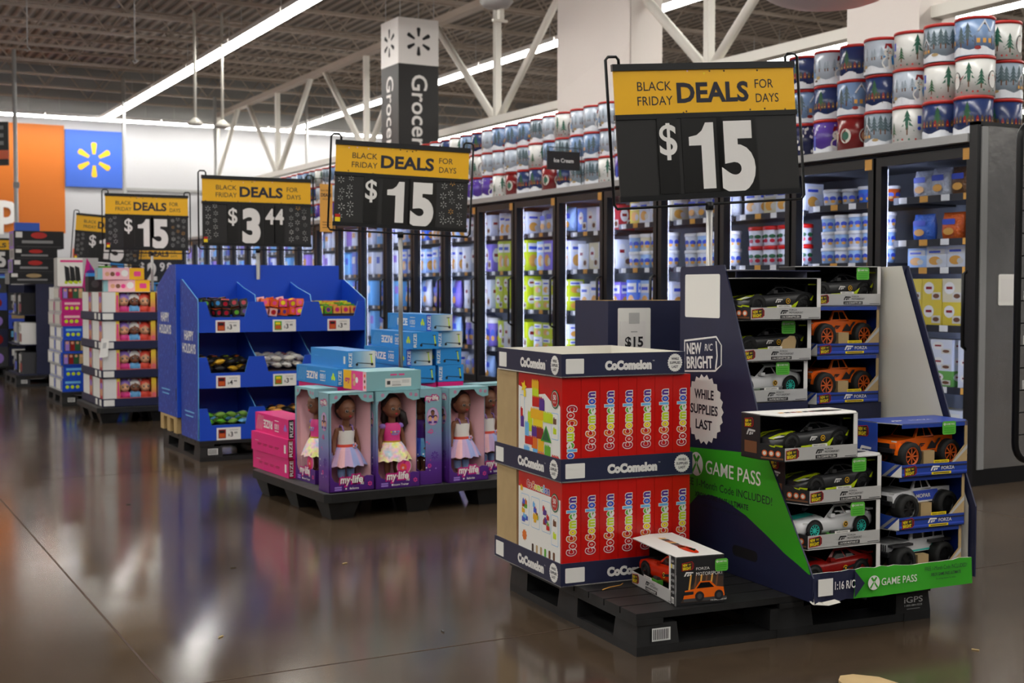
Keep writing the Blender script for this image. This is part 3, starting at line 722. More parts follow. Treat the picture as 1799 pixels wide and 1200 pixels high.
def deals_sign(label, X, Y, z0, price, deg=0, W=.80, base=.14, pattern=True, poleoff=0.0, H=.50, tilt=0.0, cents=None, flip=0):
    """yellow-headed price sign on a wire frame and pole; X is the pole, z0 the bottom edge of the sign"""
    t = thing('price_sign', label, 'sign', (X, Y, 0), math.radians(deg), 'black friday price signs')
    def R(b): return b if not tilt else b
    x0 = -W/2+poleoff; hd = .172*H/.50
    ty = lambda mbx: [v.__setitem__(slice(0, 3), ( (v.x-0)*math.cos(tilt)-(v.z-z0)*math.sin(tilt), v.y, z0+(v.x)*math.sin(tilt)+(v.z-z0)*math.cos(tilt))) for v in mbx.v] if tilt else None
    m = MB(); m.box((x0, -.004, z0+H-hd-.02), (x0+W, .004, z0+H-.012), 'yellow'); F = front(x0, -.004, z0+H-hd-.02); hh = hd+.008
    m.text(F, 'DEALS', W*.535, hh*.30, hh*.42, 'navyink', .035, w=W*.40, d=.001)
    m.text(F, 'BLACK', W*.215, hh*.56, hh*.20, 'navyink', .0, w=W*.185, d=.001); m.text(F, 'FRIDAY', W*.215, hh*.25, hh*.20, 'navyink', .0, w=W*.19, d=.001)
    m.text(F, 'FOR', W*.825, hh*.56, hh*.20, 'navyink', .0, w=W*.105, d=.001); m.text(F, 'DAYS', W*.84, hh*.25, hh*.20, 'navyink', .0, w=W*.13, d=.001)
    r = random.Random(len(label))
    for k in range(13): m.disc(F, r.uniform(.02, W-.02), r.choice([r.uniform(.006, .02), r.uniform(hh-.02, hh-.006)]), .004, r.choice(['brown', 'brown', 'dbrown', 'ybright', 'lpink']), .001, n=8)
    ty(m); m.build('header_card', t)
    m = MB(); m.box((x0, -.005, z0), (x0+W, .005, z0+H-hd-.02), 'panel'); F = front(x0, -.005, z0); ph = H-hd-.02
    if pattern:
        for q in range(5):
            for col in range(5):
                sx = (.05, .115, .815, .875, .94)[col]*W+r.uniform(-.006, .006); m.spark(F, sx, ph*(.14+.18*q)+r.uniform(-.008, .008)+(.02 if col % 2 else 0), r.uniform(.014, .021), r.choice(['lgrey', 'white', 'grey', 'lgrey', 'lgrey', 'lantern']) if col > 1 else 'lgrey', .0008, w=.10)
        m.rect(F, .008, .012, .036, .035, 'ybright', .001); m.rect(F, .008, .035, .036, .052, 'lidred', .001)
    ty(m); m.build('price_panel', t)
    cx = {'15': [('$', .27, .53, .40, .014), ('1', .46, .08, .83, .055), ('5', .655, .08, .83, .055)], '3': [('$', .27, .52, .38, .014), ('3', .44, .08, .80, .055), ('4', .61, .52, .38, .03), ('4', .70, .52, .38, .03)], '2': [('$', .2, .52, .38, .03), ('2', .40, .08, .80, .055), ('9', .60, .5, .4, .03), ('8', .74, .5, .4, .03)]}[price]
    for ch, fx, fy, fh, bd in cx:
        hgt = fh*ph; cw = hgt*.60 if fh > .5 else hgt*.62
        m = MB(); w2 = max(cw+.02, .075) if fh > .5 else cw+.01; yo = -.0012 if fh < .5 else 0
        m.box((x0+W*fx-w2/2, -.0075+yo*2, z0+.012), (x0+W*fx+w2/2, -.0055+yo*2, z0+ph-.004), 'card')
        Fd = front(x0, -.0075+yo*2, z0)
        if ch == '1': m.flat(Fd, [(W*fx+(px-.30)*hgt*.95, fy*ph+py*hgt) for px, py in ((.50, 0), (.50, 1), (.36, 1), (.29, .88), (.20, .815), (.06, .79), (.06, .66), (.275, .66), (.275, 0))], 'white', .0012)
        else: m.text(Fd, ch, W*fx, fy*ph, hgt, 'white', bd, w=cw*.96, d=.0012)
        ty(m); m.build('digit_card', t)
    for nm, za, zb in (('top_rail', z0+H-.014, z0+H+.012), ('middle_rail', z0+ph-.008, z0+ph+.012), ('bottom_rail', z0-.012, z0+.010)):
        m = MB(); m.box((x0-.004, -.010, za), (x0+W+.004, .010, zb), 'satin'); ty(m); m.build(nm, t)
    m = MB(); a, b = x0-.028, x0+W+.022; zt = z0+H+.03
    m.tube([(a+.055, 0, zt-.02), (a+.055, .0, zt), (a+.045, 0, zt+.012), (a+.012, 0, zt+.012), (a, 0, zt), (a, 0, z0-.02), (a+.012, 0, z0-.036), (b-.012, 0, z0-.036), (b, 0, z0-.02), (b, 0, zt), (b-.012, 0, zt+.012), (b-.045, 0, zt+.012), (b-.055, 0, zt), (b-.055, 0, zt-.02)], .006, 'wire', 6)
    ty(m); m.build('wire_frame', t)
    m = MB(); m.tube([(0, 0, base), (0, 0, z0-.03)], .013, 'pole', 10); m.tube([(0, 0, z0-.06), (0, 0, z0-.028)], .017, 'wire', 8); m.build('pole', t)
    m = MB(); m.box((-.016, -.013, base), (.016, .013, base+.012), 'wire'); m.build('foot_plate', t)
    return t

def xcircle(m, F, x, y, r, bg, fg, d=.0008):
    m.disc(F, x, y, r, bg, d, n=24)
    for s in (-1, 1):
        m.flat(F, [(x-s*r*.72, y-r*.62), (x-s*r*.52, y-r*.80), (x-s*.06*r, y-r*.12), (x-s*.06*r, y+r*.2)], fg, d+.0004)
        m.flat(F, [(x-s*r*.55, y+r*.66), (x-s*r*.30, y+r*.82), (x+s*r*.08, y+r*.34), (x-s*r*.14, y+r*.12)], fg, d+.0004)
def rclogo(m, F, x, y, w, h, line, bg, fg, d=.0008):
    """the tilted R/C maker's badge: two words in a rounded frame with a curled right end"""
    o = lambda e: [(x+e, y+e), (x+w*.84-e*.5, y+h*.10+e), (x+w-e, y+h*.30), (x+w-e, y+h*.85), (x+w*.86-e*.5, y+h*1.10-e), (x+e, y+h*.93-e)]
    m.flat(F, o(0), line, d); m.flat(F, o(h*.05), bg, d+.0003)
    m.text(F, 'NEW', x+w*.08, y+h*.53, h*.32, fg, .03, 'L', w=w*.40, d=d+.0006, rot=.06); m.text(F, 'BRIGHT', x+w*.08, y+h*.12, h*.34, fg, .03, 'L', w=w*.70, d=d+.0006, rot=.06)
    m.text(F, 'R/C', x+w*.56, y+h*.66, h*.20, fg, .01, 'L', w=w*.20, d=d+.0006, rot=.06, shear=.15)
    m.flat(F, [(x+w*.83, y+h*.18), (x+w*.87, y+h*.18), (x+w*.90, y+h*.55), (x+w*.87, y+h*.95), (x+w*.84, y+h*.95), (x+w*.87, y+h*.55)], line, d+.0006)
def forza(m, F, x, y, w, c, d=.0008):
    """slanted stripe emblem"""
    h = w*.42
    m.flat(F, [(x, y), (x+w*.16, y), (x+w*.30, y+h*.62), (x+w*.98, y+h*.62), (x+w, y+h*.9), (x+w*.24, y+h), (x+w*.10, y+h*.5)], c, d)
    m.flat(F, [(x+w*.30, y), (x+w*.48, y), (x+w*.58, y+h*.5), (x+w*.40, y+h*.5)], c, d); m.flat(F, [(x+w*.56, y+h*.12), (x+w*.70, y+h*.12), (x+w*.80, y+h*.5), (x+w*.64, y+h*.5)], c, d)

# ================================================================ toy cars
def ringsec(x, w, zb, zs, zt):
    return [(x, -w*.84, zb), (x, -w, zb+(zs-zb)*.3), (x, -w*.99, zb+(zs-zb)*.75), (x, -w*.9, zs), (x, -w*.45, zs+(zt-zs)*.8), (x, 0, zt), (x, w*.45, zs+(zt-zs)*.8), (x, w*.9, zs), (x, w*.99, zb+(zs-zb)*.75), (x, w, zb+(zs-zb)*.3), (x, w*.84, zb)]
def lathe_wheel(R, wid, rim, spokes, tread=0):
    m = MB(); prof = [(R*.68, -wid/2), (R*.95, -wid/2), (R, -wid*.3), (R, wid*.3), (R*.95, wid/2), (R*.68, wid/2)]
    n = 28
    m.loft([[(r*math.cos(2*PI*k/n)*(1+(.035 if tread and k % 2 and r > R*.9 else 0)), y, r*math.sin(2*PI*k/n)*(1+(.035 if tread and k % 2 and r > R*.9 else 0))) for k in range(n)] for r, y in prof], 'tire', True, False)
    for s in (-1, 1):
        m.poly([(R*.7*math.cos(2*PI*k/n*s*-1), s*wid*.30, R*.7*math.sin(2*PI*k/n*s*-1)) for k in range(n)], 'rimblk')
        m.loft([[(r*math.cos(2*PI*k/n), s*y, r*math.sin(2*PI*k/n)) for k in range(n)] for r, y in ((R*.70, wid*.44), (R*.62, wid*.50), (R*.58, wid*.34))], rim, True, False)
        for k in range(spokes):
            a = 2*PI*k/spokes; c, q = math.cos(a), math.sin(a)
            pts = [(R*.08, -R*.055), (R*.62, -R*.05), (R*.62, R*.05), (R*.08, R*.055)]
            m.poly([(u*c-v*q, s*wid*.42, u*q+v*c) for u, v in pts], rim)
        m.poly([(R*.13*math.cos(2*PI*k/10), s*wid*.45, R*.13*math.sin(2*PI*k/10)) for k in range(10)], rim)
    return m
def car_mesh(kind, body, accent=None):
    """nose towards -x, ground at z 0. Returns the body mesh builder, the wheel mesh builder and wheel places"""
    m = MB()
    if kind in ('coupe', 'sports', 'muscle'):
        st = {'sports': [(-.150, .030, .022, .028, .032), (-.144, .048, .014, .036, .039), (-.105, .061, .011, .048, .051), (-.05, .060, .011, .054, .057), (.0, .058, .011, .057, .059), (.06, .061, .011, .062, .064), (.105, .063, .012, .066, .068), (.138, .058, .018, .062, .066), (.146, .052, .028, .056, .060)],
              'coupe': [(-.150, .040, .022, .040, .043), (-.146, .052, .014, .048, .051), (-.105, .059, .011, .054, .058), (-.05, .058, .011, .058, .062), (.0, .057, .011, .060, .063), (.06, .059, .011, .064, .066), (.105, .060, .012, .067, .070), (.140, .055, .018, .064, .068), (.147, .050, .028, .058, .064)],
              'muscle': [(-.150, .048, .020, .046, .048), (-.147, .055, .014, .052, .055), (-.105, .061, .011, .056, .060), (-.05, .060, .011, .060, .064), (.0, .059, .011, .062, .065), (.06, .061, .011, .066, .068), (.105, .062, .012, .068, .070), (.143, .057, .018, .066, .070), (.149, .053, .028, .060, .066)]}[kind]
        m.loft([ringsec(*s) for s in st], body)
        zr = {'sports': .088, 'coupe': .098, 'muscle': .098}[kind]
        a, b, c, e = {'sports': (-.050, .000, .045, .112), 'coupe': (-.045, .005, .055, .122), 'muscle': (-.040, .005, .06, .118)}[kind]
        zb0, zb1 = .058, .066
        wl, wr = .049, .036
        L_ = [(a, -wl, zb0), (b, -wr, zr-.006), (c, -wr, zr-.006), (e, -wl, zb1)]; Rr = [(p[0], -p[1], p[2]) for p in L_]
        Lc = [(b, -wr*.5, zr), (c, -wr*.5, zr)]; Rc = [(b, wr*.5, zr), (c, wr*.5, zr)]
        m.poly([L_[0], Rr[0], Rr[1], Rc[0], Lc[0], L_[1]], 'glassblk'); m.poly([L_[2], Lc[1], Rc[1], Rr[2], Rr[3], L_[3]], 'glassblk' if kind != 'coupe' else 'glassblk')
        m.poly([L_[1], Lc[0], Lc[1], L_[2]], body, True); m.poly([Lc[0], Rc[0], Rc[1], Lc[1]], body, True); m.poly([Rc[0], Rr[1], Rr[2], Rc[1]], body, True)
        for S, sg in ((L_, -1), (Rr, 1)):
            q = S if sg < 0 else S[::-1]; m.poly(q, body)
            A = [Vector(p) for p in S]
            def ins(f, g): return A[0]*(1-f)*(1-g)+A[3]*f*(1-g)+A[1]*(1-f)*g+A[2]*f*g+Vector((0, sg*.0012, .0006))
            for f0, f1, g0, f2, f3, g1 in ((.13, .50, .14, .14, .46, .82), (.54, .80, .14, .52, .76, .82)):
                pp = [ins(f0, g0), ins(f1, g0), ins(f3, g1), ins(f2, g1)]; m.poly(pp if sg < 0 else pp[::-1], 'glassblk')
        for sg in (-1, 1):       # arches, lamps, skirt, mirror
            for wx in (-.092, .093): m.poly([(wx+.034*math.cos(PI*k/12), sg*.0615, .026+.034*math.sin(PI*k/12)) for k in range(13)][::-sg], 'boxin')
            m.poly([(-.146, sg*.030, .041), (-.128, sg*.054, .046), (-.112, sg*.0585, .050), (-.128, sg*.048, .0515)][::-sg], 'lgrey')
            m.box((-.03, sg*.058-.006, .062), (-.014, sg*.058+.008, .072), body)
            if accent == 'lime':
                m.poly([(-.055, sg*.0622, .013), (.058, sg*.0622, .013), (.075, sg*.0635, .040), (.045, sg*.0628, .022), (-.055, sg*.0618, .018)][::-sg], 'lime')
                m.poly([(-.142, sg*.016, .0415), (-.142, sg*.040, .0400), (-.104, sg*.052, .0512), (-.052, sg*.034, .0590), (-.056, sg*.020, .0594), (-.105, sg*.020, .0535)][::sg], 'lime')
                m.poly([(-.1505, sg*.018, .020), (-.1465, sg*.048, .018), (-.125, sg*.0605, .018), (-.125, sg*.0615, .023), (-.1465, sg*.051, .026), (-.1475, sg*.048, .022), (-.1525, sg*.018, .024)][::-sg], 'lime')
                m.poly([(.118, sg*.0637, .040), (.132, sg*.0620, .055), (.138, sg*.060, .055), (.128, sg*.0625, .038)][::-sg], 'lime')
            F = Face((0, -.0612, 0), (1, 0, 0), (0, 0, 1)) if sg < 0 else Face((0, .0612, 0), (-1, 0, 0), (0, 0, 1))
            if accent in ('lime', 'teal', 'black'):
                m.disc(F, .03 if sg < 0 else -.03, .037, .009, 'yellow', .0012); m.disc(F, .03 if sg < 0 else -.03, .037, .0065, 'inkblack', .0016); m.disc(F, .03 if sg < 0 else -.03, .037, .003, 'yellow', .002)
            if accent == 'lime': forza(m, F, -.022 if sg < 0 else -.005, .032, .03, 'white', .0012)
            if accent == 'black': m.flat(F, [(.02, .030), (.12, .050), (.12, .058), (.06, .046), (.02, .038)] if sg < 0 else [(-.02, .030), (-.02, .038), (-.06, .046), (-.12, .058), (-.12, .050)], 'inkblack', .0014)
        if accent == 'teal': m.poly([(-.135, -.02, .0585), (-.135, .02, .0585), (-.056, .02, .0665), (-.056, -.02, .0665)], 'rimteal')
        if accent == 'black': m.poly([(-.14, -.03, .0590), (-.14, .03, .0590), (-.050, .03, .0655), (-.050, -.03, .0655)], 'inkblack')
        m.poly([(-.1512, .035, .030), (-.1512, -.035, .030), (-.1500, -.03, .040), (-.1500, .03, .040)], 'inkblack')
        if kind == 'sports':
            m.box((.118, -.056, .088), (.150, .056, .092), body, top='lime' if accent == 'lime' else body, front='lime' if accent == 'lime' else body)
            for sg in (-1, 1): m.box((.128, sg*.03-.003, .064), (.136, sg*.03+.003, .088), body)
        else: m.box((.128, -.052, .070), (.150, .052, .076), body)
        rim = {'teal': 'rimteal', 'lime': 'rimblk'}.get(accent, 'rimblk')
        wm = lathe_wheel(.0255 if kind == 'sports' else .0275, .022, rim, 10 if accent == 'teal' else 7)
        places = [(-.092, -.053, .0265), (.093, -.053, .0265), (-.092, .053, .0265), (.093, .053, .0265)]
    else:
        R = .046; zc = .048
        def hull(pts, w0, w1, zt, mat):
            """side outline PTS extruded across, narrowing to W1 at height ZT"""
            zs = [p[1] for p in pts]; lo = min(zs)
            W_ = lambda z: w0+(w1-w0)*min(1, max(0, (z-lo)/(zt-lo)))
            A = [(x, -W_(z), z) for x, z in pts]; B = [(x, W_(z), z) for x, z in pts]
            m.poly(A, mat); m.poly(B[::-1], mat)
            for i in range(len(pts)): j = (i+1) % len(pts); m.poly([B[i], B[j], A[j], A[i]], mat)
        if kind == 'pickup':
            hull([(-.140, .066), (-.05, .060), (.06, .060), (.136, .070), (.138, .104), (.045, .106), (.045, .100), (-.045, .104), (-.130, .098), (-.143, .088)], .056, .052, .106, body)
            hull([(-.048, .102), (-.020, .140), (.030, .140), (.048, .104)], .051, .040, .140, body)
            m.poly([(-.0475, -.043, .106), (-.0475, .043, .106), (-.0225, .036, .137), (-.0225, -.036, .137)], 'glassblk')
            m.box((.052, -.044, .1063), (.132, .044, .1068), 'boxin')
            for sg in (-1, 1):
                for xs in (((-.036, .108), (.0, .108), (.0, .134), (-.019, .134)), ((.004, .108), (.036, .108), (.024, .134), (.004, .134))):
                    pp = [(x, sg*(.0505-(z-.102)*.29+.0012), z) for x, z in xs]; m.poly(pp if sg < 0 else pp[::-1], 'glassblk')
                for wx in (-.095, .095): m.loft([[(wx+r*math.cos(PI*k/12), sg*.050, .052+r*math.sin(PI*k/12)*.9), (wx+r*math.cos(PI*k/12), sg*.064, .052+r*math.sin(PI*k/12)*.9)] for k in range(13) for r in (.048,)], body if accent != 'blk' else 'carblack', True, False, False)
                m.poly([(-.1405, sg*.030, .086), (-.1405, sg*.052, .086), (-.134, sg*.053, .097), (-.134, sg*.030, .097)][::sg], 'lgrey')
                F = Face((0, -.0565, 0), (1, 0, 0), (0, 0, 1)) if sg < 0 else Face((0, .0565, 0), (-1, 0, 0), (0, 0, 1)); k = 1 if sg < 0 else -1
                if accent == 'blk': m.flat(F, [(-.02*k, .066), (.085*k, .066), (.07*k, .1), (-.05*k, .1)][::k], 'kblue', .0012); m.text(F, 'MOPAR', .0 if k > 0 else -.02, .076, .013, 'white', .02, d=.003, w=.07)
                else:
                    forza(m, F, -.035 if k > 0 else .0, .073, .03, 'inkblack', .0022)
                    m.flat(F, [(.005*k, .064), (.05*k, .064), (.075*k, .098), (.062*k, .098), (.045*k, .080), (.03*k, .092)][::k], 'inkblack', .0014)
            m.poly([(-.1425, .030, .070), (-.1425, -.030, .070), (-.1440, -.03, .088), (-.1440, .03, .088)], 'inkblack')
            m.box((-.152, -.05, .058), (-.138, .05, .072), 'inkblack')
        else:
            hull([(-.132, .066), (.132, .066), (.132, .106), (-.035, .106), (-.128, .100)], .050, .048, .106, body)
            hull([(-.040, .104), (-.026, .146), (.126, .146), (.131, .104)], .047, .042, .146, body)
            m.poly([(-.0410, -.041, .108), (-.0410, .041, .108), (-.0285, .038, .143), (-.0285, -.038, .143)], 'glassblk')
            for sg in (-1, 1):
                for xa, xb in ((-.024, .022), (.030, .074), (.082, .122)):
                    pp = [(xa, sg*.0480, .110), (xb, sg*.0480, .110), (xb, sg*.0446, .140), (xa+.004, sg*.0446, .140)]; m.poly(pp if sg < 0 else pp[::-1], 'glassblk')
                m.poly([(-.05, sg*.0512, .068), (.06, sg*.0512, .068), (.075, sg*.0512, .088), (.068, sg*.0512, .088), (.055, sg*.0512, .074), (-.05, sg*.0512, .074)][::-sg], 'rimteal')
                for wx in (-.095, .095): m.box((wx-.05, min(sg*.047, sg*.068), .094), (wx+.05, max(sg*.047, sg*.068), .102), 'carblack')
            m.box((-.150, -.052, .060), (-.132, .052, .074), 'inkblack'); m.ell((.150, 0, .095), (.012, .036, .036), 'tire')
            for k in range(7): m.box((-.1335, -.027+k*.0085, .074), (-.1315, -.0235+k*.0085, .096), 'inkblack')
        m.box((-.11, -.03, .045), (.11, .03, .066), 'boxin')
        for wx in (-.095, .095): m.tube([(wx, -.05, zc), (wx, .05, zc)], .008, 'rimblk', 6)
        wm = lathe_wheel(R, .046, {'orange': 'rimorange'}.get(accent, 'rimblk'), 8, 1)
        places = [(-.095, -.062, zc), (.095, -.062, zc), (-.095, .062, zc), (.095, .062, zc)]
    return m, wm, places
CARS = {}
def toy(kind, body, accent, parent, loc, sc=1.0, rz=0.0):
    k = (kind, body, accent)
    if k not in CARS:
        b, w, pl = car_mesh(*k); CARS[k] = (b.data('toy_car'), w.data('wheel'), pl)
    b, w, pl = CARS[k]
    o = put('toy_truck' if kind in ('pickup', 'jeep') else 'toy_car', b, parent, loc, rz); o.scale = (sc, sc, sc)
    for p in pl: put('wheel', w, o, p)
    return o

def promo_tag(m, F, x, y, w=.06, h=.05):
    m.rect(F, x, y, x+w, y+h, 'kgreen', .003, .008); xcircle(m, F, x+w*.16, y+h*.78, h*.1, 'white', 'kgreen', .0035); m.text(F, 'GAME PASS', x+w*.58, y+h*.72, h*.13, 'white', .01, w=w*.62, d=.0035)
    for q in range(3): m.rect(F, x+w*.12, y+h*(.14+.16*q), x+w*.88, y+h*(.20+.16*q), 'green', .0035)
def icon_column(m, F, w, h, dark=True):
    """the column of small pictograms on the box end"""
    bg, fg = ('inkblack', 'lgrey')
    m.rect(F, .0, .0, w, h, bg if dark else 'paper', .0006)
    m.rect(F, w*.18, h*.87, w*.82, h*.95, 'dgrey' if dark else 'navy', .001); m.text(F, 'Ages 8+', w*.5, h*.885, h*.045, 'white', .01, w=w*.56, d=.0014)
    m.rect(F, w*.1, h*.75, w*.30, h*.84, 'ybright', .001); m.rect(F, w*.36, h*.75, w*.9, h*.84, 'lgrey' if dark else 'navy', .001)
    for k in range(4 if dark else 3):
        z = h*(.63-.12*k); m.disc(F, w*.22, z, w*.1, fg if dark else 'navy', .001, n=8); m.rect(F, w*.4, z-h*.03, w*.9, z+h*.03, 'grey' if dark else 'navy', .001)
    m.rect(F, w*.2, h*.04, w*.85, h*.17, 'paper', .001)
    for k in range(6): m.rect(F, w*(.25+.1*k), h*.05, w*(.29+.1*k), h*.14, 'inkblack', .0014)
def car_box(name, label, loc, rz, model, kind, body, accent, style='road', tagpos=.215, rot=None, promo=True, torn=False, group='boxed toy cars on the display', hz=None):
    t = thing('boxed_toy_truck' if style == 'truck' else 'boxed_toy_car', label, 'boxed toy', loc, rz, group)
    if rot is not None: t.rotation_euler = rot
    W, D, H = (.385, .195, .1545) if style != 'truck' else (.372, .215, .1895)
    if style == 'end': W, D, H = .40, .18, .164
    c1, c2 = (.036, .038) if style != 'end' else (.05, .04)
    foot = [(0, .09), (c1, 0), (W-c2, 0), (W, .05), (W, D), (0, D)]
    m = MB(); lip = .046 if style != 'truck' else .044
    Tf = top(0, 0, .003); m.extrude(Tf, foot, .003, 'boxin')
    if style == 'end':      # plain right end, the window wraps the other corner
        foot = [(0, .09), (c1, 0), (W, 0), (W, D), (0, D)]
    m.box((0.001, D-.004, .003), (W-.001, D, H-.003), 'boxin', back='inkblack')
    ft = 'white' if style != 'truck' else 'truckblue'
    tp = top(0, 0, H); m.extrude(tp, foot, .003, 'white' if style != 'truck' else 'truckblue', 'lgrey', 'boxin')
    # printed top
    if style != 'truck':
        for q in range(7): m.flat(tp, [(.08+q*.026, .085), (.10+q*.026, .085), (.108+q*.026, .11), (.088+q*.026, .11)], ['lantern', 'inkblack', 'dred'][q % 3], .0008)
        m.disc(tp, .29, .10, .07, body, .0008, .022); m.flat(tp, [(.25, .105), (.30, .125), (.33, .105)], 'glassblk', .0012)
    else:
        forza(m, tp, .06, .08, .06, 'white'); m.text(tp, 'FORZA', .20, .085, .02, 'white', .01, w=.1)
    # front lip: left chamfer, front band, then the solid right pillar
    Fl = Face((0, .09, 0), (c1, -.09, 0), (0, 0, 1)); fl = math.hypot(c1, .09)
    m.extrude(Fl, [(0, 0), (fl, 0), (fl, lip), (0, lip*1.25)], .003, 'inkblack' if style != 'truck' else 'truckblue', back='boxin')
    if style != 'truck':
        for q in range(3): m.disc(Fl, fl*(.2+.27*q), lip*.55, .011, 'rimorange', .0008, n=10); m.disc(Fl, fl*(.2+.27*q), lip*.55, .007, 'offwhite', .0012, n=8)
        m.rect(Fl, fl*.06, .006, fl*.94, .012, 'brown', .0008)
    else:
        m.flat(Fl, [(fl*.55, 0), (fl, 0), (fl, lip)], 'paper', .0008); m.flat(Fl, [(fl*.2, 0), (fl*.36, 0), (fl*.9, lip), (fl*.74, lip)], 'grey', .0008)
    F = front(0, 0, 0); xe = W-c2 if style != 'end' else W
    m.extrude(F, [(c1, 0), (xe, 0), (xe, lip), (c1, lip)], .003, 'silver' if style != 'truck' else 'truckblue', back='boxin')
    if style != 'truck':
        rclogo(m, F, c1+.004, .006, .055, .034, 'red', 'inkblack', 'ybright'); forza(m, F, .165, .022, .035, 'inkblack')
        fx = .0
        m.text(F, 'FORZA', .205, .0335, .006, 'inkblack', .0, 'L', w=.035); m.text(F, 'MOTORSPORT', .205, .0225, .008, 'inkblack', .0, 'L', w=.062)
        m.rect(F, .165, .005, .258, .017, 'inkblack', .0008); m.text(F, '1:16 '+model, .2115, .0075, .007, 'paper', .015, w=.08, d=.0013); m.rect(F, xe-.055, .006, xe-.006, .008, 'dgrey', .0008)
    else:
        m.rect(F, c1, .008, xe, .014, 'kblue', .0008); m.rect(F, c1, .03, xe, .036, 'navy', .0008)
        rclogo(m, F, c1+.012, .003, .055, .034, 'red', 'inkblack', 'ybright'); forza(m, F, .165, .018, .042, 'white', .001); m.text(F, 'FORZA', .215, .020, .012, 'white', .01, 'L', w=.06, d=.001)
        m.rect(F, .17, .004, .26, .013, 'ybright', .001); m.rect(F, .178, .007, .252, .010, 'inkblack', .0014)
        m.rect(F, .18, lip, .25, lip+.011, 'ybright', .0); m.text(F, 'RADIO CONTROL', .215, lip+.002, .006, 'inkblack', .01, w=.06, d=.0006)
    # top header strip over the window
    m.extrude(F, [(c1, H-.016), (xe, H-.016), (xe, H), (c1, H)], .003, 'lgrey' if style != 'truck' else 'truckblue', back='boxin') if style == 'truck' else None
    if style == 'end':
        m.extrude(F, [(W-.05, lip), (W, lip), (W, H), (W-.05, H)], .003, 'white', back='boxin'); icon_column(m, front(W-.034, -.0006, 0), .03, H)
        E = right(W, 0, 0); m.extrude(E, [(0, 0), (D, 0), (D, H), (0, H)], .003, 'inkblack', back='boxin')
        m.flat(E, [(D*.1, .01), (D*.98, .01), (D*.98, H*.55), (D*.5, H*.62)], 'dbrown', .0006)
        for q in range(6): m.flat(E, [(D*(.25+.11*q), H*.25), (D*(.29+.11*q), H*.25), (D*(.33+.11*q), H*.62), (D*(.30+.11*q), H*.62)], ['lantern', 'brown'][q % 2], .0008)
        m.flat(E, [(.03, .012), (.19, .012), (.19, .022), (.03, .022)], 'dgrey', .0012)
        cb = [(.028, .022), (.034, .050), (.07, .054), (.088, .078), (.128, .078), (.15, .058), (.178, .054), (.182, .024)]
        m.flat(E, cb, 'carorange', .0014); m.flat(E, [(.076, .055), (.092, .074), (.124, .074), (.142, .056)], 'glassblk', .0018); m.flat(E, [(.030, .034), (.066, .036), (.066, .046), (.033, .046)], 'inkblack', .0018)
        for wx in (.088, .160): m.disc(E, wx, .028, .017, 'inkblack', .002); m.disc(E, wx, .028, .009, 'dgrey', .0024)
        forza(m, E, .03, .098, .035, 'white', .0014); m.text(E, 'FORZA', .075, .117, .009, 'white', .0, 'L', w=.05, d=.0014); m.text(E, 'MOTORSPORT', .075, .098, .012, 'white', .0, 'L', w=.10, d=.0014)
        rclogo(m, E, .022, .116, .044, .028, 'red', 'inkblack', 'ybright', .0014); promo_tag(m, E, .145, .108, .048, .042); m.text(E, '1:16 '+model, .16, .01, .005, 'paper', .01, w=.06, d=.0016)
    elif style == 'road':
        m.extrude(F, [(xe-.016, lip), (xe, lip), (xe, H), (xe-.016, H)], .003, 'white', back='boxin')
        E = Face((W-c2, 0, 0), (c2, .05, 0), (0, 0, 1)); el = math.hypot(c2, .05); m.extrude(E, [(0, 0), (el, 0), (el, H), (0, H)], .003, 'inkblack', back='boxin'); icon_column(m, E, el, H)
        m.box((W-.003, .05, 0), (W, D, H), 'inkblack')
    else:
        E = Face((W-c2, 0, 0), (c2, .05, 0), (0, 0, 1)); el = math.hypot(c2, .05); m.extrude(E, [(0, 0), (el, 0), (el, H), (0, H)], .003, 'paper', back='boxin'); icon_column(m, Face((W-c2, 0, H*.36), (c2, .05, 0), (0, 0, 1)), el, H*.64, False)
        m.rect(E, 0, 0, el, H*.34, 'tan', .0008); m.disc(E, el*.5, H*.2, el*.36, body, .0012, H*.06, n=10); m.disc(E, el*.3, H*.13, el*.16, 'inkblack', .0016, n=8); m.disc(E, el*.7, H*.13, el*.16, 'inkblack', .0016, n=8); m.rect(E, el*.4, .004, el*.9, H*.13, 'paper', .002)
        m.extrude(F, [(xe-.07, lip), (xe, lip), (xe, H), (xe-.012, H), (xe-.012, H*.55)], .003, 'tan', back='boxin'); m.flat(F, [(xe-.07, lip), (xe-.058, lip), (xe, H*.48), (xe, H*.56)], 'lgrey', .001)
        m.box((W-.003, .05, 0), (W, D, H), 'truckblue')
    # left end behind the wrap-round window
    El = left(0, D, 0); m.extrude(El, [(0, 0), (D-.09, 0), (D-.09, H), (0, H)], .003, 'inkblack' if style != 'truck' else 'truckblue', back='boxin')
    if style == 'truck':
        rclogo(m, El, .02, .13, .06, .04, 'red', 'inkblack', 'ybright'); forza(m, El, .025, .07, .07, 'white'); m.text(El, 'FORZA', .06, .045, .018, 'white', .012, w=.08)
    else:
        forza(m, El, .03, .08, .05, 'lgrey'); rclogo(m, El, .02, .105, .05, .032, 'red', 'inkblack', 'ybright'); m.rect(El, .02, .02, .09, .06, 'brown', .0008)
    if promo: promo_tag(m, F, tagpos, H-.053 if style != 'truck' else H-.045, .062, .048)
    if torn: m.poly([(.20, .001, .046), (.275, .001, .046), (.28, .001, .075), (.272, .001, .092), (.25, .001, .094), (.238, .001, .085), (.222, .001, .08), (.21, .001, .06)], 'tan')
    m.rect(front(0, 0, 0), .15, lip, .215, lip+.009, 'paper', .0006) if style != 'truck' else None
    if style != 'truck': m.text(front(0, 0, 0), 'RADIO CONTROL', .182, lip+.002, .005, 'inkblack', .01, w=.05, d=.0012)
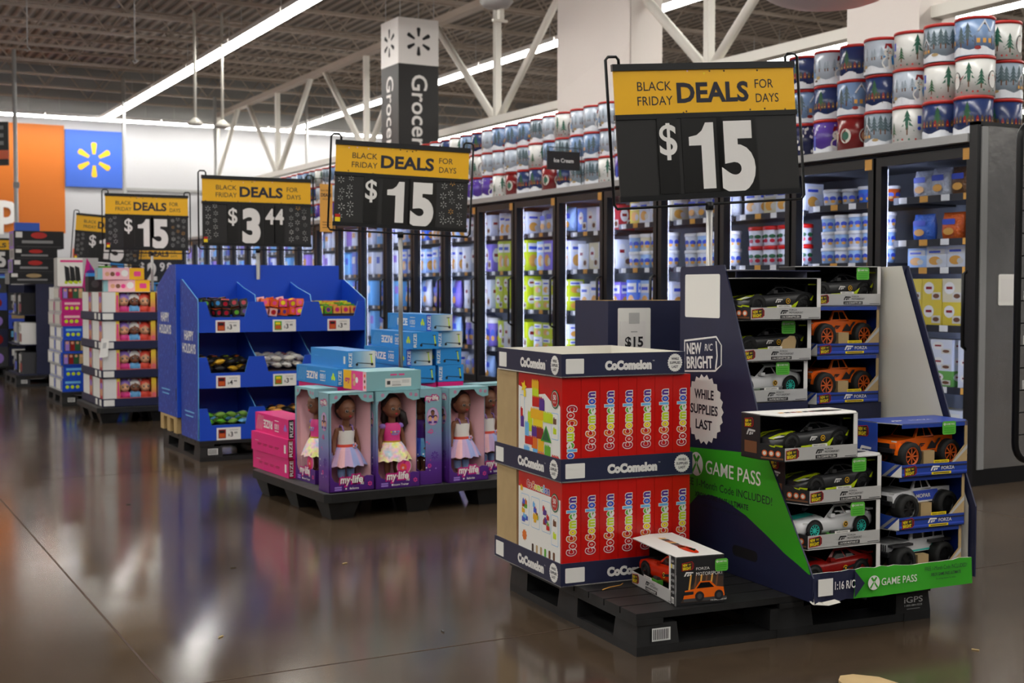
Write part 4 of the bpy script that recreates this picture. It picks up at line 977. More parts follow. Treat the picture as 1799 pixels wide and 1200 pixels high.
    m.build('carton', t)
    sc = (1.16 if style == 'road' else 1.08) if style != 'truck' else 1.08
    toy(kind, body, accent, t, (W*.48, .104 if style != 'truck' else .112, (.026 if style != 'truck' else .020)), sc, math.radians(4 if style != 'truck' else 8))
    if style != 'truck':
        r = MB(); r.box((.15, .03, .006), (.20, .05, .04), 'kgreen'); r.box((.16, .032, .04), (.19, .048, .05), 'dgrey'); r.build('remote_control', t)
    else:
        r = MB(); r.box((.16, .03, .004), (.21, .06, .085), 'tan'); r.box((.09, .16, .004), (.30, .19, .06), 'tan'); r.build('cardboard_insert', t)
    return t

# ================================================================ first pallet: block sets and toy cars
FP = Frame(2.32, 3.42, -4.6); FA = math.radians(-4.6)
pallet('plastic_pallet', 'black plastic pallet nearest the camera, under the red boxes and toy cars', FP.w(0, 0), -4.6)
m = MB(); F = front(1.07, -.001, 0); m.box((1.062, -.001, .034), (1.2, -.0005, .098), 'plastic'); m.text(F, 'iGPS', .07, .066, .022, 'barcode', .01, d=.001, w=.085); m.text(F, '1-800-884-0225', .07, .053, .007, 'barcode', 0, d=.001, w=.08)
m.rect(F, .04, .042, .10, .045, 'grey', .001)
pal0 = [o for o in bpy.data.objects if o.name == 'plastic_pallet'][0]
m.build('stencil', pal0)

BW, BD, BH = .0738, .372, .365
WORD = [('C', 'crimson'), ('o', 'red'), ('C', 'orange'), ('o', 'ybright'), ('m', 'lime'), ('e', 'tgreen'), ('l', 'lblue'), ('o', 'kblue'), ('n', 'purple')]
def word_color(m, F, x, y, h, L, rot=0.0, d=.0008):
    """the playful many-coloured name, each letter with a white edge; (x, y) start of the baseline"""
    wd = {'C': .62, 'o': .62, 'm': .86, 'e': .62, 'l': .26, 'n': .60}
    tot = sum(wd[c]+.06 for c, _ in WORD); k = L/tot; c, s = math.cos(rot), math.sin(rot); q = 0
    for ch, col in WORD:
        w = wd[ch]*k; cx = q+w/2; px, py = x+cx*c, y+cx*s
        hh = h*(1.0 if ch != 'C' else 1.0)
        m.text(F, ch, px, py, hh, 'paper', .095, w=w+.003, d=d, rot=rot); m.text(F, ch, px, py, hh, col, .045, w=w*.88, d=d+.0004, rot=rot)
        q += w+.06*k
def brick(m, F, x, y, w, h, col, d):
    m.rect(F, x, y, x+w, y+h, col, d)
    for k in range(max(1, int(w/.014))): m.rect(F, x+.003+k*.014, y+h, x+.011+k*.014, y+h+.005, col, d)
def set_box(kind):
    """red box of building blocks; kind 'plain', 'castle' (big picture) or 'models' (small pictures)"""
    m = MB(); m.box((0, 0, 0), (BW, BD, BH), 'red'); F = front(0, 0, 0)
    if kind == 'castle': word_color(m, F, BW*.30, BH*.73, .035, .215, -PI/2)
    else: word_color(m, F, BW*.72, BH*.28, .035, .212, PI/2)
    m.text(top(0, 0, BH), 'CoComelon', BW*.4, .12, .03, 'lantern', .05, 'L', w=.16, rot=PI/2)
    if kind != 'plain':
        E = left(0, BD, 0); r = random.Random(5)
        cols = ['yellow', 'lime', 'orange', 'kblue', 'purple', 'red', 'lblue', 'dred', 'tgreen']
        if kind == 'castle':
            m.flat(E, [(0, .004), (BD-.012, .004), (BD-.014, .26), (BD-.04, .28), (BD-.09, .275), (BD-.14, .298), (BD-.2, .292), (BD-.24, .312), (BD-.32, .305), (0, .315)], 'paper', .0006)
            m.rect(E, .012, .19, .055, .28, 'lblue', .0009, .006); m.rect(E, .014, .192, .053, .278, 'paper', .0011, .005)
            for x, y, w, h, c in ((.12, .31, .06, .03, 'yellow'), (.125, .275, .055, .035, 'lime'), (.125, .245, .09, .035, 'red'), (.185, .235, .045, .04, 'purple'), (.11, .20, .11, .035, 'yellow'), (.22, .195, .08, .035, 'lime'), (.13, .17, .085, .03, 'ybright'), (.12, .13, .045, .04, 'purple'), (.165, .13, .055, .04, 'dred'), (.12, .09, .05, .04, 'orange'), (.175, .085, .05, .045, 'yellow'), (.13, .05, .04, .04, 'lblue'), (.17, .03, .06, .05, 'orange'), (.23, .06, .05, .05, 'tgreen'), (.16, .004, .05, .03, 'purple'), (.22, .004, .07, .04, 'lblue'), (.29, .03, .06, .05, 'red'), (.29, .004, .07, .03, 'purple'), (.085, .15, .04, .07, 'lime'), (.06, .13, .035, .05, 'lblue'), (.06, .10, .07, .03, 'red'), (.05, .03, .05, .06, 'lblue'), (.105, .004, .045, .05, 'paper'), (.02, .16, .03, .04, 'purple'), (.02, .20, .02, .03, 'red')):
                brick(m, E, x, y, w, h, c, .0012+r.random()*.0006)
            m.flat(E, [(.20, .125), (.29, .125), (.245, .185)], 'green', .0026); m.flat(E, [(.212, .130), (.278, .130), (.245, .175)], 'dgreen', .003)
            m.burst(E, .05, .312, .026, 'ybright', .002, 5, .5); m.rect(E, .05, .275, .068, .30, 'ybright', .0022)
            for x, y in ((.035, .006), (.075, .012), (.20, .03), (.33, .02)): m.disc(E, x, y+.01, .011, 'skinl', .003); m.disc(E, x, y+.016, .0115, 'brown', .0028, .010)
            m.rect(E, BD-.085, .14, BD-.028, .235, 'lblue', .0009, .006); m.rect(E, BD-.083, .142, BD-.030, .233, 'paper', .0011, .005); brick(m, E, BD-.07, .195, .026, .02, 'brown', .0015); brick(m, E, BD-.07, .160, .026, .02, 'lime', .0015)
        else:
            m.flat(E, [(0, .004), (BD-.012, .004), (BD-.012, .30), (0, .305)], 'paper', .0006)
            word_color(m, E, .075, .312, .026, .20, -.02, .0008)
            for q in range(3):
                x = .022+q*.092; m.rect(E, x, .165, x+.075, .28, 'lblue', .0009, .008); m.rect(E, x+.0015, .1665, x+.0735, .2785, 'paper', .0011, .007)
                for b in range(9): brick(m, E, x+.008+r.random()*.038, .175+r.random()*.07, .018+.01*r.random(), .016, r.choice(cols), .0014+b*.0002)
            brick(m, E, .02, .29, .02, .018, 'yellow', .0016); m.burst(E, .055, .125, .022, 'orange', .001, 9, .8)
            m.rect(E, BD-.085, .13, BD-.028, .24, 'lblue', .0009, .006); m.rect(E, BD-.083, .132, BD-.030, .238, 'paper', .0011, .005); brick(m, E, BD-.07, .20, .026, .02, 'brown', .0015); brick(m, E, BD-.07, .155, .026, .02, 'lime', .0015)
            for q in range(6): m.rect(E, .12+q*.036, .075, .137+q*.036, .105, r.choice(['brown', 'tgreen', 'dbrown', 'tan']), .001, .005)
            for q in range(11): brick(m, E, .02+q*.032, .025+.02*(q % 2), .024, .018, r.choice(cols), .001)
        e = (BD-.055, .285); m.disc(E, *e, .032, 'dgreen', .002, .034); m.disc(E, *e, .027, 'paper', .0024, .029); m.disc(E, *e, .025, 'lidred', .0028, .027); m.text(E, '50', e[0], e[1]-.002, .018, 'white', .03, d=.0034); m.text(E, 'PIECES', e[0], e[1]-.014, .006, 'white', .01, d=.0034)
    return m.data('block_set_box')
BM = {k: set_box(k) for k in ('plain', 'castle', 'models')}
def word_white(m, F, x, y, h, w, d=.0009): m.text(F, 'CoComelon', x, y, h, 'white', .075, 'L', w=w, d=d); m.text(F, 'TM', x+w+.004, y+h*.85, h*.16, 'white', 0, 'L', d=d)
def supplies(m, F, x, y, r, bg, fg, d=.0008):
    m.burst(F, x, y, r, bg, d, 22, .90)
    for q, s in enumerate(('WHILE', 'SUPPLIES', 'LAST')): m.text(F, s, x, y+r*(.30-.43*q), r*.27, fg, .025, w=r*(1.0, 1.42, .85)[q], d=d+.0006)
TW, TD, TH = .54, .592, .083
def tray(label, z, du=0.0, dv=0.0, rz=0.0, tilt=0.0):
    t = thing('cardboard_tray', label, 'tray', FP.w(-.064+du, .43+dv, z), FA+rz, 'navy cardboard trays')
    if tilt: t.rotation_euler = (0, tilt, FA+rz)
    m = MB(); th = .005
    m.box((0, 0, 0), (TW, TD, .004), 'offwhite', bottom='navy')
    m.build('bottom', t)
    for nm, a, b, fc in (('front', (0, 0, .0), (TW, th, TH), 'front'), ('back', (0, TD-th, .0), (TW, TD, TH), 'back'), ('side', (0, th, .0), (th, TD-th, TH), 'left'), ('side', (TW-th, th, 0), (TW, TD-th, TH), 'right')):
        m = MB(); inner = {'front': 'back', 'back': 'front', 'left': 'right', 'right': 'left'}[fc]
        m.box(a, b, 'navy', **{inner: 'offwhite'})
        if fc == 'front':
            F = front(0, 0, 0); m.rect(F, .018, .013, .095, .066, 'paper', .0006, .003); word_white(m, F, .185, .025, .030, .205); supplies(m, F, TW-.045, TH*.52, .034, 'paper', 'navyink')
        if fc == 'left':
            E = left(0, TD, 0); m.rect(E, .015, .012, .09, .068, 'paper', .0006, .003); word_white(m, E, .225, .024, .032, .23); supplies(m, E, TD-.055, TH*.5, .036, 'paper', 'navyink')
        m.build(nm, t)
    return t
tray('navy cardboard tray at the bottom of the red box stack, on the pallet', .141)
tray('navy cardboard tray between the two layers of red boxes', .141+.004+BH+.002, 0, 0)
tray('empty navy cardboard tray on top of the red box stack', .141+2*(.004+BH+.002), .0, -.004, 0).scale = (.93, .95, 1)
for tier in range(2):
    z = .1465+tier*(.004+BH+.002); n = 7
    for i in range(n):
        u = -.0555+i*.0752
        if tier == 1 and i == 0: kind = 'castle'
        elif tier == 0 and i == 0: kind = 'models'
        else: kind = 'plain'
        lab = {'castle': 'red block set box with big castle picture, upper layer end', 'models': 'red block set box with three small pictures, lower layer end'}.get(kind, 'red block set box, %s spine from the pictured end, %s layer' % (ordinal(i), ('lower', 'upper')[tier]))
        tag(put('block_set_box', BM[kind], None, FP.w(u, .437, z), FA), lab, 'toy box', 'red block set boxes')
    m = MB(); m.box((0, 0, 0), (.525, .186, BH), 'tan')
    tag(m.build('cardboard_filler', None, FP.w(-.0575, .826, z), FA), 'plain tan cardboard filler box behind the %s layer of red boxes' % ('lower', 'upper')[tier], 'cardboard box', 'tan cardboard fillers')

# the toy-car display
CD = Frame(*FP.w(0, 0)[:2], -4.6)
t = thing('cardboard_display', 'navy and green cardboard display holding the boxed toy cars', 'display stand', FP.w(0, 0, .141), FA)
def wingpts(dz=-.141): return [(.115, .141+dz), (.118, .225+dz), (-.148, .608+dz), (-.43, 1.284+dz), (-.735, 1.278+dz), (-.735, .141+dz)]
m = MB(); E = Face((.608, 0, 0), (0, -1, 0), (0, 0, 1))        # x of the face runs towards the camera
m.extrude(E, wingpts(), .006, 'navy', back='offwhite')
zg = lambda z: z-.141
edge = lambda z: (-.148+(z-.608)*(-.282/.676)) if z > .608 else (.118-(z-.225)*(.266/.383))
m.flat(E, [(-.733, zg(.575)), (edge(.61)-.002, zg(.61)), (edge(.27), zg(.27)), (edge(.235)-.006, zg(.235)), (-.733, zg(.235))], 'green', .0006)
arc = [(-.733, zg(.143)), (-.733, zg(.29)), (-.69, zg(.33)), (-.60, zg(.40)), (-.50, zg(.415)), (-.40, zg(.405)), (-.28, zg(.375)), (-.16, zg(.33)), (-.04, zg(.28)), (.04, zg(.255)), (.113, zg(.228)), (.112, zg(.143))]
m.flat(E, arc, 'navy', .0012)
m.rect(E, -.70, zg(1.085), -.455, zg(1.25), 'paper', .0008, .008)
rclogo(m, E, -.705, zg(.87), .265, .135, 'paper', 'navy', 'paper', .0008)
supplies(m, E, -.56, zg(.735), .135, 'paper', 'navyink')
xcircle(m, E, -.610, zg(.520), .046, 'white', 'green', .0012); m.text(E, 'GAME PASS', -.545, zg(.494), .052, 'white', .008, 'L', w=.36, d=.0014)
m.text(E, 'FREE 1-Month Code INCLUDED!', -.715, zg(.435), .030, 'navyink', .0, 'L', w=.60, d=.0014, rot=.0); m.text(E, 'XBOX GAME PASS ULTIMATE', -.62, zg(.395), .020, 'navyink', .02, 'L', w=.36, d=.0016)
m.text(E, 'See package bottom for details.', -.56, zg(.365), .012, 'navyink', 0, 'L', w=.30, d=.0018)
m.rect(E, -.36, zg(.215), -.20, zg(.255), 'inkblack', .0016, .018)
m.build('side_wing', t)
m = MB(); E2 = Face((1.398, 0, 0), (0, -1, 0), (0, 0, 1)); sh = .085
RW = [(.03, .0), (.03, zg(.40)), (edge(.62)+sh, zg(.62)), (-.43+sh, zg(1.284)), (-.735, zg(1.278)), (-.735, 0)]
m.extrude(E2, RW, .006, 'navy', back='navy')
EI = Face((1.392, 0, 0), (0, 1, 0), (0, 0, 1)); RI = lambda pts: [(-x, z) for x, z in pts]
EIn = Face((1.3915, 0, 0), (0, -1, 0), (0, 0, 1)); EIn.N = -EIn.N
m.flat(EIn, [(x-.028 if x > -.7 else x, z) for x, z in RW][::-1], 'offwhite', .0004)
m.flat(EIn, [(-.733, zg(1.19)), (-.385, zg(1.19)), (-.35, zg(1.277)), (-.733, zg(1.273))][::-1], 'navy', .001)
m.build('side_wing', t)
m = MB(); m.box((.610, .735, 0), (1.392, .741, 1.13), 'navy', front='offwhite'); m.build('back_panel', t)
m = MB(); m.box((.610, .28, 1.118), (.93, .735, 1.122), 'navy'); m.box((.615, .36, 1.095), (.93, .366, 1.122), 'navy'); m.build('top_header', t)
m = MB(); m.box((.610, -.105, 0), (1.304, .735, .006), 'navy'); m.build('base', t)
m = MB()   # front lip, buckled at its left corner
N = 24; P0 = []; P1 = []; rr = random.Random(4)
for k in range(N+1):
    f = k/N; x = .612+f*.692; bend = .010*math.sin(f*9)*math.exp(-f*3)+.006*rr.uniform(-1, 1)*math.exp(-f*4)
    P0.append(Vector((x, -.118+bend*1.8, -.004+.008*f+rr.uniform(-.003, .003)*math.exp(-f*3)))); P1.append(Vector((x, -.112-bend, .098+.003*math.sin(f*7)+rr.uniform(-.004, .003))))
for k in range(N):
    col = 'navy' if k < 6 else 'green'
    m.poly([P0[k], P0[k+1], P1[k+1], P1[k]], col, True); b = Vector((0, .005, 0)); m.poly([P1[k]+b, P1[k+1]+b, P0[k+1]+b, P0[k]+b], 'offwhite', True); m.poly([P1[k], P1[k+1], P1[k+1]+b, P1[k]+b], 'offwhite')
F = front(.612, -.121, 0); m.flat(Face((.612, -.1215, 0), (1, 0, 0), (0, 0, 1)), [(.168, .004), (.21, .05), (.168, .096)], 'navy', .0)
m.rect(F, .014, .022, .075, .080, 'paper', .002); m.text(F, '1:16 R/C', .125, .040, .028, 'white', .015, w=.085, d=.003)
xcircle(m, F, .248, .048, .025, 'white', 'green', .002); m.text(F, 'GAME PASS', .28, .036, .026, 'white', .005, 'L', w=.155, d=.0025)
m.text(F, 'FREE 1-Month Code INCLUDED!', .565, .068, .015, 'navyink', 0, w=.19, d=.0025); m.text(F, 'XBOX GAME PASS ULTIMATE', .565, .048, .011, 'navyink', .02, w=.135, d=.0025); m.text(F, 'See package bottom for details.', .565, .034, .006, 'navyink', 0, w=.09, d=.0025)
m.build('front_lip', t)
m = MB(); pts = [(.600, -.112, .004), (.640, -.128, .000), (.70, -.118, .002), (.72, -.124, -.006), (.66, -.136, -.008), (.605, -.122, -.003)]
m.poly(pts, 'offwhite'); m.poly([(x, y+.003, z+.003) for x, y, z in pts[::-1]], 'offwhite'); m.build('torn_flap', t)

ZB = .1475
def car(u, v, z, model, kind, body, accent, label, deg=0.0, style='road', rx=0.0, ry=0.0, **k):
    return car_box('b', label, FP.w(u, v, z), 0, model, kind, body, accent, style, rot=(math.radians(rx), math.radians(ry), FA+math.radians(deg)), **k)
HC, HT_ = .1555, .1905
car(.616, -.030, ZB, 'CHALLENGER SRT', 'muscle', 'cdred', 'black', 'boxed dark red toy car at the bottom left of the display, behind the lip', promo=False)
car(.616, -.030, ZB+HC, 'FORD MUSTANG GT', 'coupe', 'carwhite', 'teal', 'boxed white toy car with teal wheels, second from the bottom', .5)
car(.617, -.036, ZB+2*HC, 'CORVETTE ZR1', 'sports', 'carblack', 'lime', 'boxed black and lime toy car, third from the bottom, fully visible', 1)
car(.495, -.062, ZB+3*HC, 'CORVETTE ZR1', 'sports', 'carblack', 'lime', 'boxed black and lime toy car sticking out past the navy wing', 2, tagpos=.10, promo=False)
car(.616, .395, ZB+4*HC, 'FORD MUSTANG GT', 'coupe', 'carwhite', 'teal', 'boxed white toy car set back in the middle of the left stack', 0, tagpos=.20)
car(.616, .375, ZB+5*HC, 'CORVETTE ZR1', 'sports', 'carblack', 'lime', 'boxed black toy car with torn cardboard window, second from the top', 0, torn=True, tagpos=.21)
car(.613, .315, ZB+6*HC, 'CORVETTE ZR1', 'sports', 'carblack', 'lime', 'boxed black and lime toy car on top of the left stack', 0, promo=False)
TG = 'boxed toy trucks on the display'
car(1.008, -.020, ZB, 'JEEP RUBICON', 'jeep', 'carwhite', 'teal', 'boxed white toy off-roader at the bottom right of the display', 0, 'truck', promo=False, group=TG)
car(1.010, -.030, ZB+HT_, 'RAM 1500', 'pickup', 'carwhite', 'blk', 'boxed white and blue toy pickup in the middle of the right stack', 0, 'truck', promo=False, group=TG)
car(1.006, -.045, ZB+2*HT_, 'FORD RAPTOR', 'pickup', 'carorange', 'orange', 'boxed orange toy pickup at the front, on top of the lower right stack', 0, 'truck', group=TG)
car(1.006, .44, ZB+.600, 'FORD RAPTOR', 'pickup', 'carorange', 'orange', 'boxed orange toy pickup set back, lower of the pair against the white wing', 0, 'truck', promo=False, group=TG)
car(1.006, .44, ZB+.600+HT_, 'FORD RAPTOR', 'pickup', 'carorange', 'orange', 'boxed orange toy pickup set back, upper of the pair against the white wing', 0, 'truck', promo=False, group=TG)
car(1.015, .46, ZB+.600+2*HT_, 'CORVETTE ZR1', 'sports', 'carblack', 'lime', 'boxed black and lime toy car at the very top right of the display', 0, tagpos=.225)
# stock that carries the boxes set back (packed shut, seen only edge-on)
def carton_mesh(w, d, h, mat='navy'):
    m = MB(); m.box((0, 0, 0), (w, d, h), mat); m.rect(front(0, 0, 0), w*.3, h*.35, w*.7, h*.65, 'paper'); return m.data('stock_carton')
for u, v, z, w, d, h, lb in ((1.013, .445, ZB, .345, .28, .598, 'tall closed stock carton under the set-back orange toy pickups'), (.62, .385, ZB, .34, .34, 4*HC-.002, 'closed stock carton under the set-back white toy car')):
    tag(put('stock_carton', carton_mesh(w, d, h), None, FP.w(u, v, z), FA), lb, 'carton')

# loose toy car box lying on the pallet corner
a = math.radians(-99.7); q = FP.w(.184, .445, .1412)
car_box('b', 'open box with orange-red toy car lying loose on the pallet corner', (2.556, 3.835, .1412), a, 'CHALLENGER SRT', 'muscle', 'carred', 'black', 'end', promo=False, group='')
# navy bin behind the stack with a taped price card
t = thing('display_bin', 'navy cardboard bin behind the red boxes with taped white price card', 'display bin', FP.w(.455, 1.05, 0), FA)
m = MB(); w, d, h = .40, .30, 1.145
for aa, bb, fm in (((0, 0, 0), (w, .006, h), dict(back='tan', top='tan')), ((0, d-.006, 0), (w, d, h), dict(front='tan', top='tan')), ((0, .006, 0), (.006, d-.006, h), dict(right='tan', top='tan')), ((w-.006, .006, 0), (w, d-.006, h), dict(left='tan', top='tan'))): m.box(aa, bb, 'navy', **fm)
m.build('carton', t)
m = MB(); F = front(0, 0, 0); m.rect(F, .045, .91, .20, 1.115, 'paper', .001, .006); m.build('label_patch', t)
m = MB(); m.box((.055, -.004, .90), (.175, -.0025, 1.06), 'white'); F = front(.055, -.004, .90); m.text(F, '$15', .065, .055, .042, 'inkblack', .03); m.rect(F, .05, .115, .08, .118, 'grey', .001); m.rect(F, .04, .15, .09, .195, 'lgrey', .001); m.build('price_card', t)
deals_sign('black and yellow $15 price sign nearest the camera, above the toy cars', *FP.w(.79, .815)[:2], 1.572, '15', deg=-11, W=.795, base=.141, pattern=False, H=.515, tilt=math.radians(4.0), poleoff=.010)
# bits on the floor
m = MB(); pts = [(2.66, 2.80), (2.70, 2.895), (2.735, 2.925), (2.78, 2.918), (2.83, 2.86), (2.84, 2.76), (2.72, 2.74)]
m.extrude(top(0, 0, .012), pts, .008, 'tan'); tag(m.build('cardboard_scrap'), 'torn tan cardboard scrap on the floor at the bottom edge', 'scrap')
for i, (x, y) in enumerate(((1.55, 5.35), (1.2, 4.3), (1.9, 4.0), (3.35, 2.95), (1.5, 7.2), (2.0, 5.2))):
    m = MB(); m.box((-.012, -.003, 0), (.012, .003, .003), 'tan' if i % 2 else 'dgrey'); o = m.build('litter', None, (x, y, .0008), i*.7)
    tag(o, 'tiny speck of litter on the bare concrete floor', 'litter', 'litter specks on the floor')
m = MB(); m.tube([(0, 0, .003), (.05, .01, .002), (.1, .0, .003), (.13, .015, .002)], .0018, 'lantern', 5); tag(m.build('straw', None, FP.w(.05, .33, .141), .3), 'thin yellow plastic strip on the pallet below the bottom tray', 'plastic strip')

# ================================================================ second pallet: dolls and scooters
DP = Frame(2.272, 6.165, 3.0); DA = math.radians(3)
pallet('plastic_pallet', 'grey-topped plastic pallet with stubby feet under the doll boxes', DP.w(0, 0), 3, 1.10, 1.10, 'nest')
DZ = .1415
def remeshed(m, name, vox, smooth=4):
    """one continuous skin grown over the shapes in M"""
    o = m.build('tmp_body'); md = o.modifiers.new('r', 'REMESH'); md.mode = 'VOXEL'; md.voxel_size = vox; md.use_smooth_shade = True
    ms = o.modifiers.new('s', 'SMOOTH'); ms.iterations = smooth; ms.factor = .5
    me = bpy.data.meshes.new_from_object(o.evaluated_get(bpy.context.evaluated_depsgraph_get())); me.name = name
    old = o.data; bpy.data.objects.remove(o); bpy.data.meshes.remove(old)
    me.materials.clear(); me.materials.append(mt(m.mats[0]))
    for p in me.polygons: p.use_smooth = True
    return me
def limb(m, pts, rs, mat='skin', n=10): m.tube(pts, rs, mat, n); m.ell(pts[0], rs[0], mat, 10); m.ell(pts[-1], rs[-1], mat, 10)
def doll_body():
    m = MB(); H = .375
    m.ell((0, -.002, H+.006), (.050, .052, .058), 'skin', 18); m.ell((0, -.016, H-.022), (.039, .038, .031), 'skin', 14)       # skull, cheeks and chin
    m.ell((0, -.055, H-.010), (.0055, .007, .0065), 'skin', 8)                                                            # nose
    for s in (-1, 1): m.ell((s*.0505, .002, H-.006), (.006, .009, .012), 'skin', 8)                                       # ears
    m.tube([(0, .004, .28), (0, 0, .335)], [.021, .019], 'skin', 12)
    m.ell((0, .004, .262), (.050, .027, .030), 'skin', 16); m.ell((0, .002, .215), (.042, .030, .05), 'skin', 16); m.ell((0, .004, .170), (.047, .034, .034), 'skin', 16)
    for s in (-1, 1):
        limb(m, [(s*.024, .004, .165), (s*.026, .002, .095), (s*.027, .004, .05), (s*.028, .004, .018)], [.025, .019, .018, .0135])
        limb(m, [(s*.028, .004, .010), (s*.030, -.028, .010)], [.013, .012])
        limb(m, [(s*.050, .004, .268), (s*.068, .006, .215), (s*.074, -.006, .165)], [.0155, .0125, .0105])
        m.ell((s*.075, -.010, .147), (.008, .011, .014), 'skin', 8)
        for f in range(4): m.tube([(s*.075, -.018+.0055*f, .142), (s*.0745, -.019+.0055*f, .124+.002*abs(f-1.5))], [.0034, .0028], 'skin', 6)
        m.tube([(s*.071, -.020, .150), (s*.066, -.026, .138)], [.0035, .003], 'skin', 6)
    return remeshed(m, 'doll', .0042)
DOLL = doll_body(); H0 = .375
def hair_mesh(long):
    m = MB(); m.ell((0, .012, H0+.020), (.055, .052, .055), 'hair', 20); m.ell((0, .030, H0-.004), (.049, .034, .050), 'hair', 16)
    if long:
        for k in range(9):
            a = k/8; x = .03-.075*a if k < 7 else .03
            m.tube([(x, .03, H0+.01), (x*1.15+.004, .046, .31), (x*1.1+.012, .042, .25+.012*(k % 3))], [.016, .018, .009], 'hair', 8)
        for k in range(4): m.tube([(.036, .018, H0-.01), (.062+.005*k, .012, .335), (.076, .006-.006*k, .285), (.070, .004, .235+.01*k)], [.014, .017, .016, .007], 'hair', 8)
    else:
        m.ell((0, .028, H0+.074), (.028, .026, .022), 'hair', 14); m.lathe([(.020, -.004), (.023, .0), (.020, .004)], 'hair', (0, .026, H0+.056), 14)
    return m.data('hair')
HAIR = {k: hair_mesh(k) for k in (False, True)}
def face_mesh():
    m = MB()
    for s in (-1, 1):
        for r, c, d in ((.0088, 'white', .0), (.0081, 'dbrown', .0012), (.0050, 'inkblack', .002), (.0014, 'white', .0026)):
            cx, cz = s*.0185+(.001 if c == 'white' and r < .002 else 0), H0-.004+(.002 if r < .002 else 0); yy = -d
            m.poly([(cx+r*1.05*math.cos(2*PI*k/14), yy-.0038-.052*math.sqrt(max(.05, .97-((cx+r*1.05*math.cos(2*PI*k/14))/.05)**2)), cz+r*math.sin(2*PI*k/14)*.92) for k in range(14)], c)
        m.poly([(s*.008, -.0540, H0+.0135), (s*.018, -.0510, H0+.0175), (s*.028, -.0450, H0+.0145), (s*.028, -.0452, H0+.0125), (s*.018, -.0513, H0+.0155), (s*.008, -.0542, H0+.0120)][::-s], 'inkblack')
    m.ell((0, -.0525, H0-.0290), (.0085, .0035, .0026), 'crimson', 10); m.ell((0, -.0515, H0-.0325), (.0065, .0038, .0026), 'crimson', 10)
    return m.data('face')
DFACE = face_mesh()
def skirt(mats, zt, zb, r0, r1, waves=11):
    m = MB(); n = 44; rings = []
    for j in range(7):
        f = j/6; z = zt+(zb-zt)*f; r = r0+(r1-r0)*(f**.75); rings.append([((r*1.12)*(1+.075*f*math.sin(waves*2*PI*k/n))*math.cos(2*PI*k/n), r*.82*(1+.075*f*math.sin(waves*2*PI*k/n))*math.sin(2*PI*k/n), z-.004*f*math.sin(waves*2*PI*k/n)) for k in range(n)])
    if len(mats) == 1: m.loft(rings, mats[0], True, False)
    else:
        for k in range(n):
            q = [[r[k], r[(k+1) % n]] for r in rings]
            for j in range(6): m.poly([q[j][0], q[j][1], q[j+1][1], q[j+1][0]], mats[(k//3) % len(mats)], True)
    return m
def dress_mesh(kind):
    if kind == 'ballet':
        m = skirt(['tulle', 'tulleb', 'tulle', 'lpink', 'tulle', 'tulleb'], .182, .085, .047, .100)
        m.loft([[(x*math.cos(2*PI*k/24), y*math.sin(2*PI*k/24)+.002, z) for k in range(24)] for x, y, z in ((.0485, .0365, .180), (.0450, .0330, .215), (.0500, .0330, .250), (.0510, .0300, .268))], 'sequin', True, False)
        m.loft([[(x*math.cos(2*PI*k/24), y*math.sin(2*PI*k/24)+.002, z) for k in range(24)] for x, y, z in ((.0510, .0390, .178), (.0495, .0375, .196))], 'coral', True, False)
        for s in (-1, 1): m.tube([(s*.028, -.028, .266), (s*.030, -.014, .292), (s*.029, .012, .294), (s*.028, .028, .268)], .0035, 'lpurple', 6)
        for k in range(5): m.ell((.032+.009*math.cos(k*1.26), -.040, .188+.009*math.sin(k*1.26)), (.007, .004, .007), ['tulleb', 'lpink'][k % 2], 8)
        m.ell((.032, -.043, .188), .005, 'coral', 8)
    elif kind == 'rainbow':
        m = skirt(['spangle'], .192, .095, .046, .096)
        m.loft([[(x*math.cos(2*PI*k/24), y*math.sin(2*PI*k/24)+.002, z) for k in range(24)] for x, y, z in ((.0475, .0365, .190), (.0450, .0335, .215), (.0510, .0340, .250), (.0520, .0300, .280), (.0300, .0250, .294))], 'fuchsia', True, False)
        m.loft([[(x*math.cos(2*PI*k/24), y*math.sin(2*PI*k/24)+.002, z) for k in range(24)] for x, y, z in ((.0500, .0385, .188), (.0485, .0375, .200))], 'gold', True, False)
        for s in (-1, 1): m.ell((s*.054, .004, .276), (.019, .020, .015), 'lpurple', 12)
        F = front(0, -.0345, .236)
        for k in range(5): m.disc(F, -.022+.011*k, .012, .0052, ['ybright', 'lblue', 'paper', 'lpurple', 'lblue'][k], .001, n=10)
        m.rect(F, -.018, -.006, .018, -.002, 'lpurple', .001); m.rect(F, -.022, .0, .022, .003, 'lblue', .001)
    else:
        m = skirt(['kblue', 'lblue', 'purple', 'kblue'], .196, .100, .045, .078)
        m.loft([[(x*math.cos(2*PI*k/24), y*math.sin(2*PI*k/24)+.002, z) for k in range(24)] for x, y, z in ((.0475, .0365, .194), (.0450, .0335, .215), (.0510, .0340, .250), (.0520, .0300, .280), (.0300, .0250, .294))], 'purple', True, False)
    return m.data('dress')
DRESS = {k: dress_mesh(k) for k in ('ballet', 'rainbow', 'school')}
m = MB()
for s in (-1, 1): m.loft([[(s*.027+r*math.cos(2*PI*k/14), .004+r*math.sin(2*PI*k/14), z) for k in range(14)] for z, r in ((.022, .0175), (.035, .0195), (.045, .0205), (.055, .0200), (.066, .0215))], 'sock', True, False)
SOCK = m.data('socks')
CW, CDp, CH = .255, .135, .515
